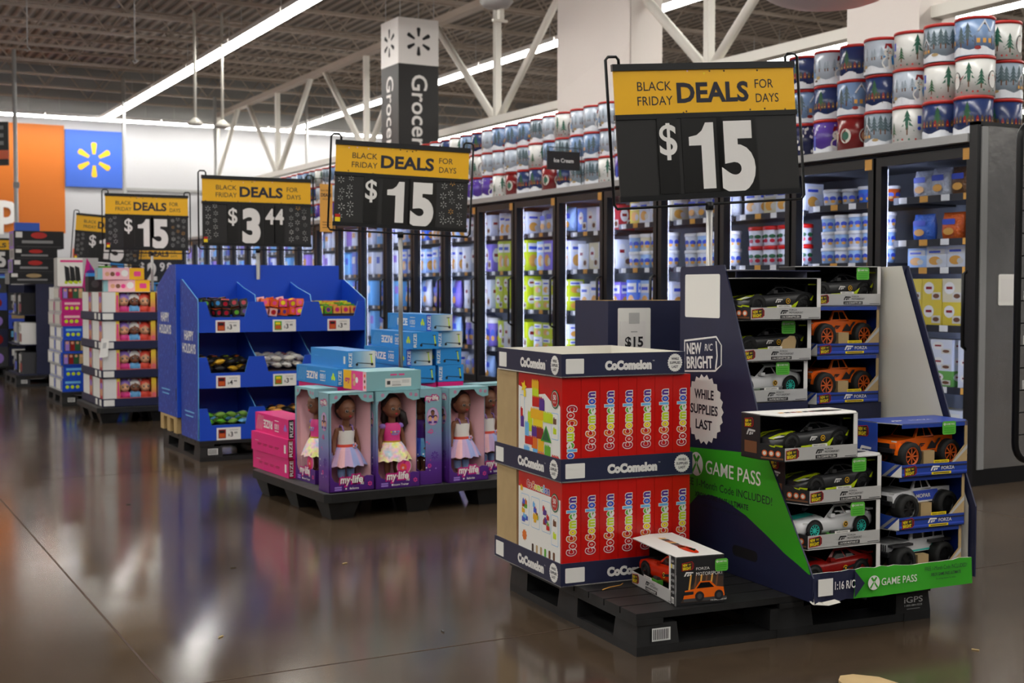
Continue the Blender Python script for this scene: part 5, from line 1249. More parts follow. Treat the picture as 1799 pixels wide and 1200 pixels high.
def doll_carton(cap):
    m = MB(); th = .003
    m.box((0, 0, 0), (CW, CDp, .004), 'purple'); m.box((0, CDp-th, 0), (CW, CDp, CH), 'dollcarton', front='lpink')
    m.box((0, 0, 0), (th, CDp, CH), 'dollcarton', right='lpink'); m.box((CW-th, .035, 0), (CW, CDp, CH), 'dollcarton', left='lpink')
    m.box((CW-th, 0, 0), (CW, .035, .075), 'dollcarton', left='lpink'); m.box((CW-th, 0, CH-.045), (CW, .035, CH), 'dollcarton', left='lpink')
    m.box((0, 0, CH-th), (CW, CDp, CH), 'teal', bottom='lpink')
    m.poly([(CW*.80, CDp-.02, .02), (CW*.80, CDp-.02, CH-.03), (CW-.004, .04, CH-.03), (CW-.004, .04, .02)], 'lpink'); m.poly([(.004, .03, .02), (.004, .03, CH-.03), (CW*.16, CDp-.02, CH-.03), (CW*.16, CDp-.02, .02)], 'lpink')
    F = front(0, 0, 0)
    lowp = [(0, 0), (CW, 0), (CW, .075), (CW*.84, .080), (CW*.70, .066), (CW*.45, .052), (CW*.22, .048), (.03, .058), (.014, .085), (.012, .44), (.02, .462), (.0, .462)]
    m.extrude(F, lowp, .003, 'dollcarton', back='lpink')
    m.extrude(F, [(0, CH-.052), (.03, CH-.052), (CW*.22, CH-.036), (CW*.30, CH-.012), (CW*.64, CH-.012), (CW*.72, CH-.040), (CW*.86, CH-.055), (CW, CH-.050), (CW, CH), (0, CH)], .003, 'teal', back='lpink')
    for x, y in ((.04, CH-.022), (CW*.8, CH-.022), (CW*.92, CH-.026)): m.spark(F, x, y, .009, 'hotpink', .001, .3)
    def logo(Fc, x, y, h, w, k=1.0):
        m.text(Fc, 'my', x-w*.30, y, h, 'magenta', .16, w=w*.40+.01, d=.0008, shear=.1); m.text(Fc, 'life', x+w*.18, y, h, 'magenta', .16, w=w*.46+.01, d=.0008, shear=.1)
        m.text(Fc, 'my', x-w*.30, y, h, 'paper', .03, w=w*.38, d=.0016, shear=.1); m.text(Fc, 'life', x+w*.18, y, h, 'paper', .03, w=w*.42, d=.0016, shear=.1); m.disc(Fc, x-w*.065, y+h*.4, h*.11, 'paper', .0018, n=8)
        m.text(Fc, 'AS', x+w*.36, y-h*.30, h*.30, 'paper', .03, d=.0016)
    logo(F, CW*.52, .046, .040, .145)
    m.text(F, cap, CW*.55, .012, .011, 'paper', .015, d=.0008) if cap else None; m.disc(F, CW*.55-.046, .017, .005, 'paper', .0008, n=8); m.rect(F, .03, .022, .07, .030, 'lpurple', .0008); m.rect(F, .03, .010, .07, .019, 'lpurple', .0008); m.spark(F, CW*.9, .035, .012, 'hotpink', .001, .3)
    for Fc, w in ((left(0, CDp, 0), CDp), (right(CW, 0, 0), CDp)):
        x = w*.55 if Fc.N.x < 0 else w*.58
        logo(Fc, x, CH-.060, .026, .085)
        m.disc(Fc, x, CH-.150, .036, 'hotpink', .0008, .048); m.disc(Fc, x, CH-.150, .034, 'tulle', .001, .046)
        for q, (dx, dz, c) in enumerate(((0, .016, 'skin'), (-.016, -.012, 'skinl'), (.016, -.012, 'skinl'))): m.disc(Fc, x+dx, CH-.150+dz, .0105, c, .0018+.0003*q, .013); m.disc(Fc, x+dx, CH-.142+dz, .012, 'hair', .0015+.0003*q, .012); m.flat(Fc, [(x+dx-.012, CH-.150+dz-.024), (x+dx+.012, CH-.150+dz-.024), (x+dx+.007, CH-.150+dz-.010), (x+dx-.007, CH-.150+dz-.010)], 'purple', .0014+.0003*q)
        rr = random.Random(9)
        for q in range(12): m.disc(Fc, rr.uniform(.02, w-.02), rr.uniform(.03, .30), rr.uniform(.002, .005), rr.choice(['paper', 'lpurple', 'hotpink']), .0008, n=8)
        m.spark(Fc, x+.012, .155, .022, 'purple', .001, .2, n=8); m.spark(Fc, x-.02, .10, .012, 'hotpink', .001, .2, n=8); m.spark(Fc, x-.01, .285, .014, 'hotpink', .001, .25)
    return m.data('carton')
CART = {'ballet': doll_carton('Ballerina'), 'rainbow': doll_carton('Unicorn Trainer'), 'school': doll_carton('')}
def doll_box(label, u, v, deg, kind):
    t = thing('boxed_doll', label, 'boxed doll', DP.w(u, v, DZ), DA+math.radians(deg), 'boxed dolls on the pallet')
    put('carton', CART[kind], t)
    b = put('doll', DOLL, t, (CW*.50, .072, .045 if kind != 'x' else .045), math.radians(4)); b.scale = (1.0, .95, 1.0)
    put('hair', HAIR[kind == 'rainbow'], b); put('face', DFACE, b); put('dress', DRESS[kind], b)
    if kind == 'ballet': put('socks', SOCK, b)
    if kind == 'rainbow':
        m = MB(); F = front(CW*.66, .012, .11); m.disc(F, 0, 0, .043, 'paper', 0, n=24); m.disc(F, 0, 0, .040, 'hotpink', .0008, n=24); m.disc(F, -.004, -.008, .020, 'coral', .0014, .024); m.flat(F, [(-.006, .015), (.006, .012), (.024, .062)], 'magenta', .002); m.disc(F, -.006, -.008, .007, 'lpink', .002); m.build('insert_card', t)
    return t
doll_box('boxed doll in white top and tulle skirt at the left front corner', .030, .030, 0, 'ballet')
doll_box('boxed doll in pink top and rainbow skirt, at the front middle', .2915, .024, -1, 'rainbow')
doll_box('boxed doll seen in profile, gradient side with round picture facing forward', .557, .292, -90, 'school')
doll_box('boxed doll in white top and tulle skirt, right of the gradient side panel', .722, .014, 3, 'ballet')
doll_box('boxed doll in white top and tulle skirt, rightmost, set back', .985, .165, 6, 'ballet')
doll_box('boxed doll in pink top seen in profile behind the left corner box', .078, .605, -88, 'rainbow')

SL, SW, SHh = .56, .165, .096
def scooter_mesh(col, deep, art, side, hh):
    """long carton for a folding kick scooter: length along y, printed end towards -y"""
    m = MB(); m.box((0, 0, 0), (SW, SL, hh), col); F = front(0, 0, 0); E = left(0, SL, 0); T = top(0, 0, hh)
    k = 1 if side != 'flip' else -1
    if art: m.rect(F, .03, .002, SW-.001, hh-.002, art, .0006)
    m.rect(F, .001, .002, .03, hh-.002, deep, .0006); m.text(F, 'RIZE', .026, hh/2, .020, 'paper', .02, w=hh*.8, d=.0012, rot=PI/2)
    a, b = (.055, .145); g = 'lime' if col == 'sblue' else 'paper'
    m.flat(F, [(a, hh*.34), (a+.002, hh*.30), (b, hh*.22), (b, hh*.27)], 'inkblack', .0012); m.flat(F, [(b-.004, hh*.24), (b-.010, hh*.78), (b-.004, hh*.80), (b+.004, hh*.24)], g, .0014); m.rect(F, b-.018, hh*.77, b+.002, hh*.81, 'inkblack', .0016)
    for x in (a, b): m.disc(F, x, hh*.22, .008, 'inkblack', .0016, n=10)
    q = PI if side == 'flip' else 0
    if side != 'plain':
        x0 = SL*.40
        if q: m.text(E, 'RIZE', x0, hh*.68, hh*.42, 'paper', .03, w=.15, d=.001, rot=PI); m.text(E, '100', x0+.145, hh*.62, hh*.30, 'paper', .01, w=.07, d=.001, rot=PI)
        else: m.text(E, 'RIZE', x0, hh*.30, hh*.42, 'paper', .03, w=.15, d=.001); m.text(E, '100', x0+.145, hh*.36, hh*.30, 'paper', .01, w=.07, d=.001)
        for z in (.22, .76): m.rect(E, x0+.11, hh*z, x0+.18, hh*(z+.04), 'paper', .0008)
        for s in range(5): m.flat(E, [(.02+s*.022, .012), (.026+s*.022, .012), (.062+s*.022, hh-.012), (.056+s*.022, hh-.012)], 'lblue' if col == 'sblue' else 'lpink', .0008)
        for s in range(3): m.disc(E, SL-.05+.014*(s-1), hh*.45+(.016 if s == 1 else 0), .012, g if col == 'sblue' else 'lpurple', .0008+.0002*s)
    else:
        m.rect(E, SL-.055, hh*.25, SL-.03, hh*.68, 'paper', .0008); m.rect(E, .06, hh*.55, .12, hh*.58, 'lpink' if col == 'pink' else 'lblue', .0008)
        for s in range(4): m.rect(E, .10+.09*s, hh*.35, .15+.09*s, hh*.38, deep, .0008); m.rect(E, .10+.09*s, hh*.42, .16+.09*s, hh*.45, deep, .0008)
    return m.data('scooter_box')
SB = {'art': scooter_mesh('sblue', 'kblue', 'scooterart', 'text', SHh), 'flip': scooter_mesh('sblue', 'sblue', None, 'flip', SHh), 'plain': scooter_mesh('sblue', 'sblue', 'scooterart', 'plain', SHh), 'pink': scooter_mesh('pink', 'inkblack', None, 'flip', .108), 'pinkp': scooter_mesh('pink', 'dred', None, 'plain', .108)}
def scooter(k, u, v, z, deg, label, name='scooter_box'):
    tag(put(name, SB[k], None, DP.w(u, v, z), DA+math.radians(deg)), label, 'toy box', 'pink scooter boxes' if 'pink' in k else 'blue scooter boxes')
for i, (k, u, deg) in enumerate((('pinkp', .018, 0), ('pinkp', .012, 1.0), ('pink', .022, -1.5))):
    scooter(k, u-.16 if False else u, .532, DZ+i*.1085, deg, 'pink scooter box at the left edge, %s of three' % ('bottom', 'middle', 'top')[i]) if False else None
for i, (k, u, v, deg) in enumerate((('pinkp', .045, .625, 0), ('pinkp', .040, .62, .6), ('pink', .050, .635, -1.5))):
    scooter(k, u, v, DZ+i*.1085, deg, 'pink scooter box at the left edge, %s of three' % ('bottom', 'middle', 'top')[i])
zt = DZ+CH+.0015
for c, u in enumerate((.245, .430, .70, .88)):      # pink boxes that fill the middle of the pallet
    for i in range(4): scooter('pinkp', u, .405+(.02 if c > 1 else .0), DZ+i*.1085, 0, 'pink scooter box inside the stack, %s column, %s layer' % (ordinal(c), ordinal(i)))
    m = MB(); m.box((0, 0, 0), (SW, .55, zt-DZ-4*.1085-.002), 'pink'); tag(m.build('scooter_box', None, DP.w(u, .408+(.02 if c > 1 else .0), DZ+4*.1085), DA), 'thin pink scooter box on top of the inner stack, %s column' % ordinal(c), 'toy box', 'pink scooter boxes')
Z = lambda i: zt+i*(SHh+.0015)
scooter('flip', .245, .41, Z(0), 1, 'blue scooter box at the left of the blue pile, lower one')
scooter('plain', .300, .395, Z(1), -2, 'blue scooter box at the left of the blue pile, upper one with scooter picture')
scooter('flip', .685, .40, Z(0), 2, 'blue scooter box in the middle column, bottom layer')
scooter('art', .672, .42, Z(1), 0, 'blue scooter box in the middle column, second layer')
scooter('flip', .690, .38, Z(2), -1, 'blue scooter box in the middle column, third layer')
scooter('flip', .885, .44, Z(0), -2, 'blue scooter box in the right column, bottom layer')
scooter('flip', .872, .44, Z(1), -1, 'blue scooter box in the right column, second layer')
scooter('plain', .875, .43, Z(2), 0, 'blue scooter box in the right column, third layer with pale end')
scooter('art', .800, .42, Z(3), -3, 'blue scooter box alone on the very top of the pile')
m = MB(); w, d, h = .325, .27, .102; m.box((0, 0, 0), (w, d, h), 'teal'); F = front(0, 0, 0); m.rect(F, .11, .018, .265, .062, 'paper', .0006); m.rect(F, .12, .03, .14, .05, 'dgrey', .001)
for q in range(3): m.rect(F, .15, .044-.008*q, .20, .047-.008*q, 'lgrey', .001); m.rect(F, .21, .050-.006*q, .255, .053-.006*q, 'lgrey', .001)
for q in range(6): m.disc(F, .155+.009*q, .026, .003, 'dgrey', .001, n=8)
m.rect(F, .14, .078, .18, .086, 'hotpink', .0008); m.rect(F, .19, .078, .225, .086, 'hotpink', .0008)
E = left(0, d, 0); m.rect(E, .0, .001, .095, h-.001, 'yellow', .0006); m.rect(E, .095, .001, d-.04, h-.001, 'hotpink', .0006); m.rect(E, d-.04, .001, d, h-.001, 'lpink', .0006); m.text(E, 'cry', .05, .04, .028, 'magenta', .05, w=.06, d=.0012, rot=0)
for q in range(3): m.disc(E, .13+.03*(q % 2), .035+.018*q, .016, ['skinl', 'paper', 'skinl'][q], .001+.0003*q); m.disc(E, d-.02, .02+.03*q, .009, ['coral', 'brown', 'coral'][q], .001)
tag(m.build('toy_box', None, DP.w(.245, .035, zt), DA+math.radians(2)), 'mint green toy box lying across the doll boxes', 'toy box')
deals_sign('black and yellow $15 price sign above the dolls and scooter boxes', 2.855, 6.545, 1.535, '15', deg=-16, W=.74, base=zt+.0, H=.445, poleoff=.0, tilt=math.radians(-2.5))

# ================================================================ third pallet: blue candy display
KF = Frame(2.28, 8.73, 0)
pallet('plastic_pallet', 'black plastic pallet under the blue candy display', KF.w(0.02, -.01), 0, 1.22, 1.05)
m = MB()
for y in (.60, .80, 1.0): m.box((0, y, 0), (1.2, y+.09, .10), 'wood')
m.box((0, .60, .10), (1.2, 1.09, .118), 'wood')
tag(m.build('wooden_riser', None, KF.w(.0, -.06, .141)), 'tan wooden riser under the back half of the blue candy display', 'riser')
BL = 'blue'
def happy(m, F, x, z):
    m.text(F, 'HAPPY', x, z+.09, .066, 'white', .03, w=.25, d=.0014); m.text(F, 'HOLIDAYS', x, z, .066, 'white', .03, w=.36, d=.0014)
    for q in range(2): m.rect(F, x-.13+.02*q, z-.42-.03*q, x+.13-.03*q, z-.41-.03*q, 'lblue', .001)
t = thing('candy_display', 'blue cardboard candy display with three tiers of bins and HAPPY HOLIDAYS on its side', 'display stand', KF.w(.02, .02, .141))
W_, D_ = 1.235, .46
z3, z2, z1 = .747, .362, .0
m = MB(); E = left(0, D_, 0); pr = [(0, 0), (D_-.02, 0), (D_+.0, .30), (D_+.015, .92), (D_+.01, .975), (.05, 1.118), (0, 1.118)]
m.extrude(E, pr, .006, BL, 'lblue'); m.flat(E, [(x-.002, z) for x, z in pr], 'sparkleblue', .0006); happy(m, E, D_*.50, .60); m.build('side_panel', t)
m = MB(); E = left(W_-.006, D_, 0); m.extrude(E, pr, .006, BL, 'lblue'); m.build('side_panel', t)
m = MB(); m.box((.006, D_-.006, 0), (W_-.006, D_, 1.118), BL); m.build('back_panel', t)
def bin_front(z, top_, notch, tags, nm):
    m = MB(); y = -.006; n3 = (W_-.012)/3; pts = [(.006, 0), (W_-.006, 0), (W_-.006, top_)]
    for k in (2, 1, 0):
        a = .006+k*n3; pts += [(a+n3-.055, top_), (a+n3-.085, notch), (a+.085, notch), (a+.055, top_)]
    pts += [(.006, top_)]
    m.extrude(front(0, y, z), pts, .006, BL, 'lblue'); o = m.build('bin_front', t)
    for k, s in enumerate(tags):
        if not s: continue
        a = .006+k*n3+n3*.5; g = MB(); F = front(a-.085, y-.002, z+notch-.105); g.box((a-.085, y-.002, z+notch-.105), (a+.085, y-.0002, z+notch-.02), 'paper')
        g.rect(F, .012, .012, .065, .074, ['dred', 'green', 'crimson'][k], .0006); g.rect(F, .018, .018, .059, .045, 'rimorange', .001); g.rect(F, .02, .05, .055, .066, ['inkblack', 'ybright', 'inkblack'][k], .001)
        g.text(F, '$', .086, .026, .016, 'inkblack', .01, d=.0012); g.text(F, s[0], .105, .022, .034, 'inkblack', .02, d=.0012); g.text(F, s[1:], .134, .040, .016, 'inkblack', .015, d=.0012); g.rect(F, .09, .066, .15, .069, 'grey', .001)
        g.build('price_tag', o)
bin_front(z3, .212, .105, ('344', '344', '344'), 3); bin_front(z2, .215, .105, ('444', '300', ''), 2); bin_front(z1, .222, .105, ('344', '', ''), 1)
n3 = (W_-.012)/3
for z, zb in ((z3, 1.118), (z2, z3), (z1, z2)):
    m = MB(); m.box((.006, 0, z), (W_-.006, D_-.006, z+.006), BL); m.build('bin_floor', t)
    for k in (1, 2):
        x = .006+k*n3; m = MB(); m.extrude(right(x+.003, 0, 0), [(0, z+.006), (D_-.006, z+.006), (D_-.006, (zb-.002 if z != z3 else 1.10)), (.30, (zb-.002 if z != z3 else 1.06)), (.10 if z != z3 else .02, z+.26), (0, z+.205)], .006, BL, 'lblue'); m.build('divider', t)
t2 = thing('candy_display', 'rear blue display card behind the candy bins, back to back with it', 'display stand', KF.w(.0, .516, .2605))
m = MB(); E = left(0, .58, 0); pr = [(0, 0), (.565, 0), (.565, 1.105), (.40, 1.105), (.0, .95)]; m.extrude(E, pr, .006, BL, 'lblue'); m.flat(E, pr, 'sparkleblue', .0006); happy(m, E, .24, .60)
for z in (.12, .45, .80): m.rect(E, .542, z, .560, z+.09, 'inkblack', .001)
m.build('side_panel', t2)
m = MB(); E = left(1.235, .58, 0); m.extrude(E, pr, .006, BL, 'lblue'); m.build('side_panel', t2)
m = MB(); m.box((.0, .0, 0), (.62, .012, 1.105), BL); m.box((.625, .0, 0), (1.24, .012, 1.105), BL); m.build('back_panel', t2)
m = MB(); m.box((.006, .012, 0), (1.235, .58, .006), BL); m.build('base', t2)
# goods in the bins
rb = random.Random(21)
def cube_mesh(side, c, dot):
    m = MB(); s = .027; m.box((-s, -s, -s), (s, s, s), side, top=c, bottom=c)
    for F in (front(0, -s, 0), Face((-s, 0, 0), (0, -1, 0), (0, 0, 1)), Face((s, 0, 0), (0, 1, 0), (0, 0, 1)), top(0, 0, s)): m.disc(F, 0, 0, .019, 'orange' if side != 'black' else 'dgrey', .0006); m.disc(F, 0, 0, .015, dot, .001)
    return m.data('candy_box')
def wrap_mesh(mat, m2):
    m = MB(); r = []
    for k, (x, w, h) in enumerate(((-.05, .028, .002), (-.042, .022, .006), (-.03, .026, .016), (0, .028, .020), (.03, .026, .016), (.042, .022, .006), (.05, .028, .002))): r.append([(x, w*math.cos(2*PI*q/10), h*math.sin(2*PI*q/10)) for q in range(10)])
    m.loft(r, mat); m.rect(top(0, 0, .0205), -.022, -.012, .022, .012, m2, .0); return m.data('candy_pack')
CUBES = {0: [cube_mesh('black', 'rimorange', d) for d in ('sblue', 'crimson', 'purple', 'tgreen')], 1: [cube_mesh('ocolor', 'lantern', d) for d in ('purple', 'hotpink')]+[cube_mesh('lpink', 'yellow', 'crimson'), cube_mesh('hotpink', 'rimorange', 'ybright')], 2: [cube_mesh('lime', 'ocolor', 'hotpink'), cube_mesh('green', 'hotpink', 'purple'), cube_mesh('lantern', 'ocolor', 'magenta')]}
PACK = {'by': [wrap_mesh('black', 'ybright'), wrap_mesh('black', 'lime'), wrap_mesh('gold', 'inkblack'), wrap_mesh('inkblack', 'orange')], 'wh': [wrap_mesh('foil', 'dred'), wrap_mesh('offwhite', 'lpink'), wrap_mesh('paper', 'brown')], 'gr': [wrap_mesh('leafy', 'paper'), wrap_mesh('tgreen', 'dgreen'), wrap_mesh('lblue', 'paper')], 'mx': [wrap_mesh('black', 'hotpink'), wrap_mesh('black', 'tgreen'), wrap_mesh('dbrown', 'orange'), wrap_mesh('lantern', 'purple')]}
names = ('left', 'middle', 'right')
def fill(col, z, meshes, n, lab, nm, tidy=False, h0=.03, lift=.07, cat='candy'):
    x0 = KF.x+.02+.006+col*n3; y0 = KF.y+.02
    if lift: 
        m = MB(); m.box((.012, .006, .007), (n3-.012, D_-.02, lift), 'dbrown'); tag(m.build('shelf_insert', None, (x0, y0, .141+z)), 'brown cardboard insert under the candy in the %s bin, %s tier' % (names[col], {z3: 'top', z2: 'middle', z1: 'bottom'}[z]), 'cardboard insert')
    per = 5 if tidy or meshes in CUBES.values() else 4
    sx = (n3-.07)/per
    for i in range(n):
        r_, c_ = divmod(i, per)
        lay, r_ = divmod(r_, 4)
        jit = .0 if tidy else .008
        x = x0+.035+sx*(c_+.5)+rb.uniform(-jit, jit); y = y0+.045+r_*.072+rb.uniform(-jit, jit); zz = .141+z+lift+h0+lay*(.062 if per == 5 else .048)+r_*(.012 if per == 5 else .006)
        o = put(nm, rb.choice(meshes), None, (x, y, zz))
        o.rotation_euler = (0, 0, rb.uniform(-.1, .1)) if tidy else (rb.uniform(-.22, .22), rb.uniform(-.22, .22), rb.uniform(-.4, .4)+(0 if per == 5 else .5))
        if per != 5: o.scale = (.82, .82, 1)
        tag(o, lab, cat, lab)
fill(0, z3, CUBES[0], 28, 'small black-sided candy box heaped in the left bin of the top tier', 'candy_box', h0=.040, lift=.10)
fill(1, z3, CUBES[1], 28, 'small orange and pink candy box heaped in the middle top bin', 'candy_box', h0=.040, lift=.10)
fill(2, z3, CUBES[2], 20, 'small lime and orange candy box in rows in the right top bin', 'candy_box', True, h0=.036, lift=.115)
fill(0, z2, PACK['by'], 32, 'small black and yellow candy pack in the left bin, middle tier', 'candy_pack', h0=.032, lift=.10)
fill(1, z2, PACK['wh'], 32, 'small clear and white candy bag in the middle bin, middle tier', 'candy_bag', h0=.034, lift=.11)
fill(2, z2, PACK['by'], 16, 'small dark candy pack in the right bin, middle tier', 'candy_pack', h0=.032, lift=.10)
fill(0, z1, PACK['gr'], 20, 'small green candy bag in the left bin, bottom tier', 'candy_bag', h0=.034, lift=.09)
fill(1, z1, PACK['mx'], 28, 'small multicoloured candy pack in the middle bin, bottom tier', 'candy_pack', h0=.032, lift=.10)
deals_sign('black and yellow $3.44 price sign above the blue candy display', 2.88, 9.228, 1.515, '3', deg=0, W=.82, base=.141, H=.485, poleoff=0)
t = thing('paper_leaflet', 'yellow hanging deals leaflet at the right edge of the $3.44 sign', 'leaflet', (3.355, 9.20, 1.62), math.radians(6))
m = MB(); m.box((0, 0, 0), (.105, .002, .36), 'lantern'); F = front(0, 0, 0); m.text(F, 'BLACK FRIDAY', .052, .305, .013, 'navyink', 0, w=.085); m.text(F, 'DEALS', .052, .265, .026, 'navyink', .03, w=.088); m.text(F, 'FOR DAYS', .052, .240, .013, 'navyink', 0, w=.06)
for q in range(3): m.rect(F, .02, .03+.02*q, .085, .035+.02*q, 'brown', .0006)
m.build('sheet', t)
m = MB(); m.tube([(.05, .001, .36), (.03, .001, .40), (-.035, .02, .40), (-.05, .028, .38)], .003, 'wire', 5); m.build('hook', t)

# ================================================================ fourth pallet: baby dolls in four tiers
BF = Frame(2.215, 11.62, 0)
pallet('plastic_pallet', 'dark plastic pallet under the four tiers of baby doll boxes', BF.w(-.06, -.05), 0, 1.10, 1.05, 'nest')
def baby_carton():
    m = MB(); w, d, h = .465, .46, .2495
    m.box((0, 0, 0), (w, d, .003), 'offwhite'); m.box((0, d-.003, 0), (w, d, h), 'offwhite'); m.box((0, 0, 0), (.003, d, h), 'paper'); m.box((w-.003, 0, 0), (w, d, h), 'babycarton'); m.box((0, 0, h-.003), (w, d, h), 'offwhite')
    F = front(0, 0, 0); m.extrude(F, [(0, 0), (.115, 0), (.115, h), (0, h)], .003, 'paper'); m.extrude(F, [(.115, 0), (w, 0), (w, .075), (.115, .075)], .003, 'babycarton'); m.extrude(F, [(.115, .075), (.145, .075), (.145, h), (.115, h)], .003, 'babycarton'); m.extrude(F, [(w-.045, .075), (w, .075), (w, h), (w-.045, h)], .003, 'babycarton')
    m.box((.145, .10, .003), (w-.045, .103, h-.003), 'dred'); m.spark(F, w-.022, .10, .014, 'hotpink', .001, .3); m.rect(F, .122, .09, .138, .22, 'hotpink', .001)
    E = left(0, d, 0); m.rect(E, d-.15, .004, d-.02, h-.004, 'crimson', .0006); m.disc(E, d-.08, .14, .045, 'skinl', .001, .055); m.disc(E, d-.08, .18, .046, 'lpurple', .0014, .03)
    return m.data('carton')
BC = baby_carton()
def baby(skin, hood, body):
    m = MB(); m.ell((0, 0, .105), (.045, .040, .045), skin, 14); m.ell((0, -.02, .09), (.038, .028, .028), skin, 12); m.ell((0, -.002, .040), (.045, .03, .042), body, 12)
    for s in (-1, 1): m.ell((s*.042, -.01, .03), (.014, .02, .03), body, 8)
    o = MB(); o.ell((0, .008, .118), (.052, .042, .046), hood, 14)
    for s in (-1, 1): o.ell((s*.045, .005, .150), (.015, .010, .016), hood, 8)
    f = MB()
    for s in (-1, 1): f.ell((s*.017, -.040, .104), (.009, .005, .010), 'inkblack', 8); f.ell((s*.017, -.0445, .107), (.0035, .002, .0035), 'paper', 6)
    f.ell((0, -.047, .083), (.006, .003, .003), 'crimson', 6)
    return m.data('baby_doll'), o.data('hood'), f.data('face')
BABY = [baby('skinl', 'lpurple', 'hotpink'), baby('skin', 'paper', 'lblue'), baby('skinl', 'coral', 'coral')]
def baby_box(label, u, v, z):
    t = thing('boxed_baby_dolls', label, 'boxed dolls', BF.w(u, v, z), 0, 'boxes of three baby dolls'); put('carton', BC, t)
    for k in range(3):
        b, h, f = BABY[k]; o = put('baby_doll', b, t, (.192+.092*k, .052, .052)); o.scale = (1.06, 1, 1.12); put('hood', h, o); put('face', f, o)
TZ = .255
for tier in range(4):
    z = .1415+tier*TZ; nm = ('bottom', 'second', 'third', 'top')[tier]
    t = thing('cardboard_tray', 'navy cardboard tray of the baby doll display, %s tier' % nm, 'tray', BF.w(-.012, -.012, z), 0, 'navy trays of the baby doll display')
    m = MB(); m.box((0, 0, 0), (.985, .985, .004), 'navy'); m.build('bottom', t)
    for a, b, F in (((0, 0, 0), (.985, .005, .074), 'f'), ((0, .98, 0), (.985, .985, .074), ''), ((0, .005, 0), (.005, .98, .074), 'l'), ((.98, .005, 0), (.985, .98, .074), '')):
        m = MB(); m.box(a, b, 'navy')
        if F == 'f': m.rect(front(0, 0, 0), .012, .010, .105, .064, 'paper', .0008)
        if F == 'l':
            for q in (.86, .68): m.rect(left(0, .985, 0), q, .010, q+.09, .064, 'paper', .0008)
        m.build('wall', t)
    for c in range(2):
        for r in range(2):
            baby_box('box of three baby dolls, %s tier, %s %s' % (nm, ('front', 'back')[r], ('left, at the white end', 'right')[c]), .0+c*.480, .0+r*.485, z+.0045)
m = MB(); m.poly([(0, 0, 0), (.07, -.02, .01), (.085, -.01, .16), (.02, .0, .17)], 'paper'); m.poly([(.02, .001, .17), (.085, -.009, .16), (.07, -.019, .01), (0, .001, 0)], 'paper'); m.rect(Face((0, 0, 0), (.07, -.02, .01), (.02, 0, .17)), .02, .08, .05, .13, 'lgrey', .001)
tag(m.build('paper_slip', None, BF.w(-.035, -.02, .58)), 'white paper slip hanging off the third tray of the baby doll display', 'paper slip')
zt = .1415+3*TZ+.0045+.2505
m = MB(); w, d, h = .40, .20, .105; m.box((0, 0, 0), (w, d, h), 'hotpink', left='teal'); F = front(0, 0, 0); m.rect(F, .0, .001, .04, h-.001, 'teal', .0006); m.rect(F, w-.13, .001, w, h-.001, 'yellow', .0006); m.rect(F, .04, .001, w-.13, h-.001, 'lpink', .0008); m.disc(F, w-.17, h*.55, .03, 'paper', .0012); m.rect(F, w-.09, .03, w-.03, .075, 'hotpink', .0012, .01)
for q in range(3): m.disc(F, .08+.045*q, .05, .02, ['skinl', 'skin', 'hotpink'][q], .0012)
m.rect(left(0, d, 0), .05, .02, .15, .08, 'lgrey', .0006); TB = m.data('toy_box')
for k, (x, y, z, r) in enumerate(((.02, .14, 0, -8), (-.03, .12, .1075, -3))): tag(put('toy_box', TB, None, BF.w(x+.02, y, zt+z), math.radians(r)), 'pink and yellow toy box with teal end on the baby doll display, %s' % ('lower', 'upper')[k], 'toy box', 'pink and yellow toy boxes')
m = MB(); m.box((0, 0, 0), (.13, .16, .14), 'inkblack'); m.disc(front(.06, 0, .07), 0, 0, .035, 'dgrey', .001); m.box((.0, .02, .14), (.09, .14, .17), 'sblue'); tag(m.build('toy_box', None, BF.w(-.02, .52, zt)), 'small black toy box behind the pink and yellow boxes', 'toy box')
deals_sign('black and yellow $15 price sign above the baby doll boxes', 2.76, 12.085, 1.555, '15', deg=0, W=.755, base=zt-.005, H=.495, poleoff=-.04)

# ================================================================ fifth pallet: roller-skate sets
RF = Frame(2.20, 13.55, 0)
pallet('plastic_pallet', 'black plastic pallet under the pink and blue skate boxes', RF.w(-.04, -.10), 0, 1.0, 1.0)
def skate_box(col, kind, w=.36, d=.40, h=.132):
    m = MB(); m.box((0, 0, 0), (w, d, h), col, left='lgrey'); F = front(0, 0, 0)
    if kind == 'shoe': m.disc(F, w*.72, h*.5, .05, 'inkblack', .0008, .035); m.disc(F, w*.64, h*.28, .016, 'tgreen', .0012); m.disc(F, w*.80, h*.28, .016, 'tgreen', .0012); m.rect(F, .03, h*.62, w*.5, h*.8, 'lpink' if col != 'blue' else 'lblue', .0008)
    if kind != 'photo':
        for q in range(3): m.disc(F, .05+.05*q, h*.36, .018, 'lime' if kind == 'shoe' else 'paper', .0008)
    if kind == 'photo':
        m.rect(F, .02, .01, w*.66, h-.01, 'dgrey', .0008)
        for q, c in enumerate(('lpurple', 'dred', 'dgreen', 'tan')): m.rect(F, .03+.05*q, .016, .07+.05*q, h-.02, c, .0012); m.disc(F, .05+.05*q, h*.72, .014, 'skinl', .0016)
        for q in range(2): m.disc(F, w*.78+.05*q, h*.4, .018, 'lime', .0008)
    E = left(0, d, 0); m.rect(E, .03, .02, d-.1, h-.02, 'offwhite' if col != 'blue' else 'paper', .0006); m.rect(E, d-.08, .02, d-.02, h-.02, col, .0008)
    return m.data('skate_box')
z = .1415
SK = [('blue', 'shoe'), ('blue', 'shoe'), ('blue', 'photo'), ('blue', 'photo'), ('blue', 'shoe'), ('magenta', 'shoe'), ('magenta', 'shoe'), ('magenta', 'photo')]
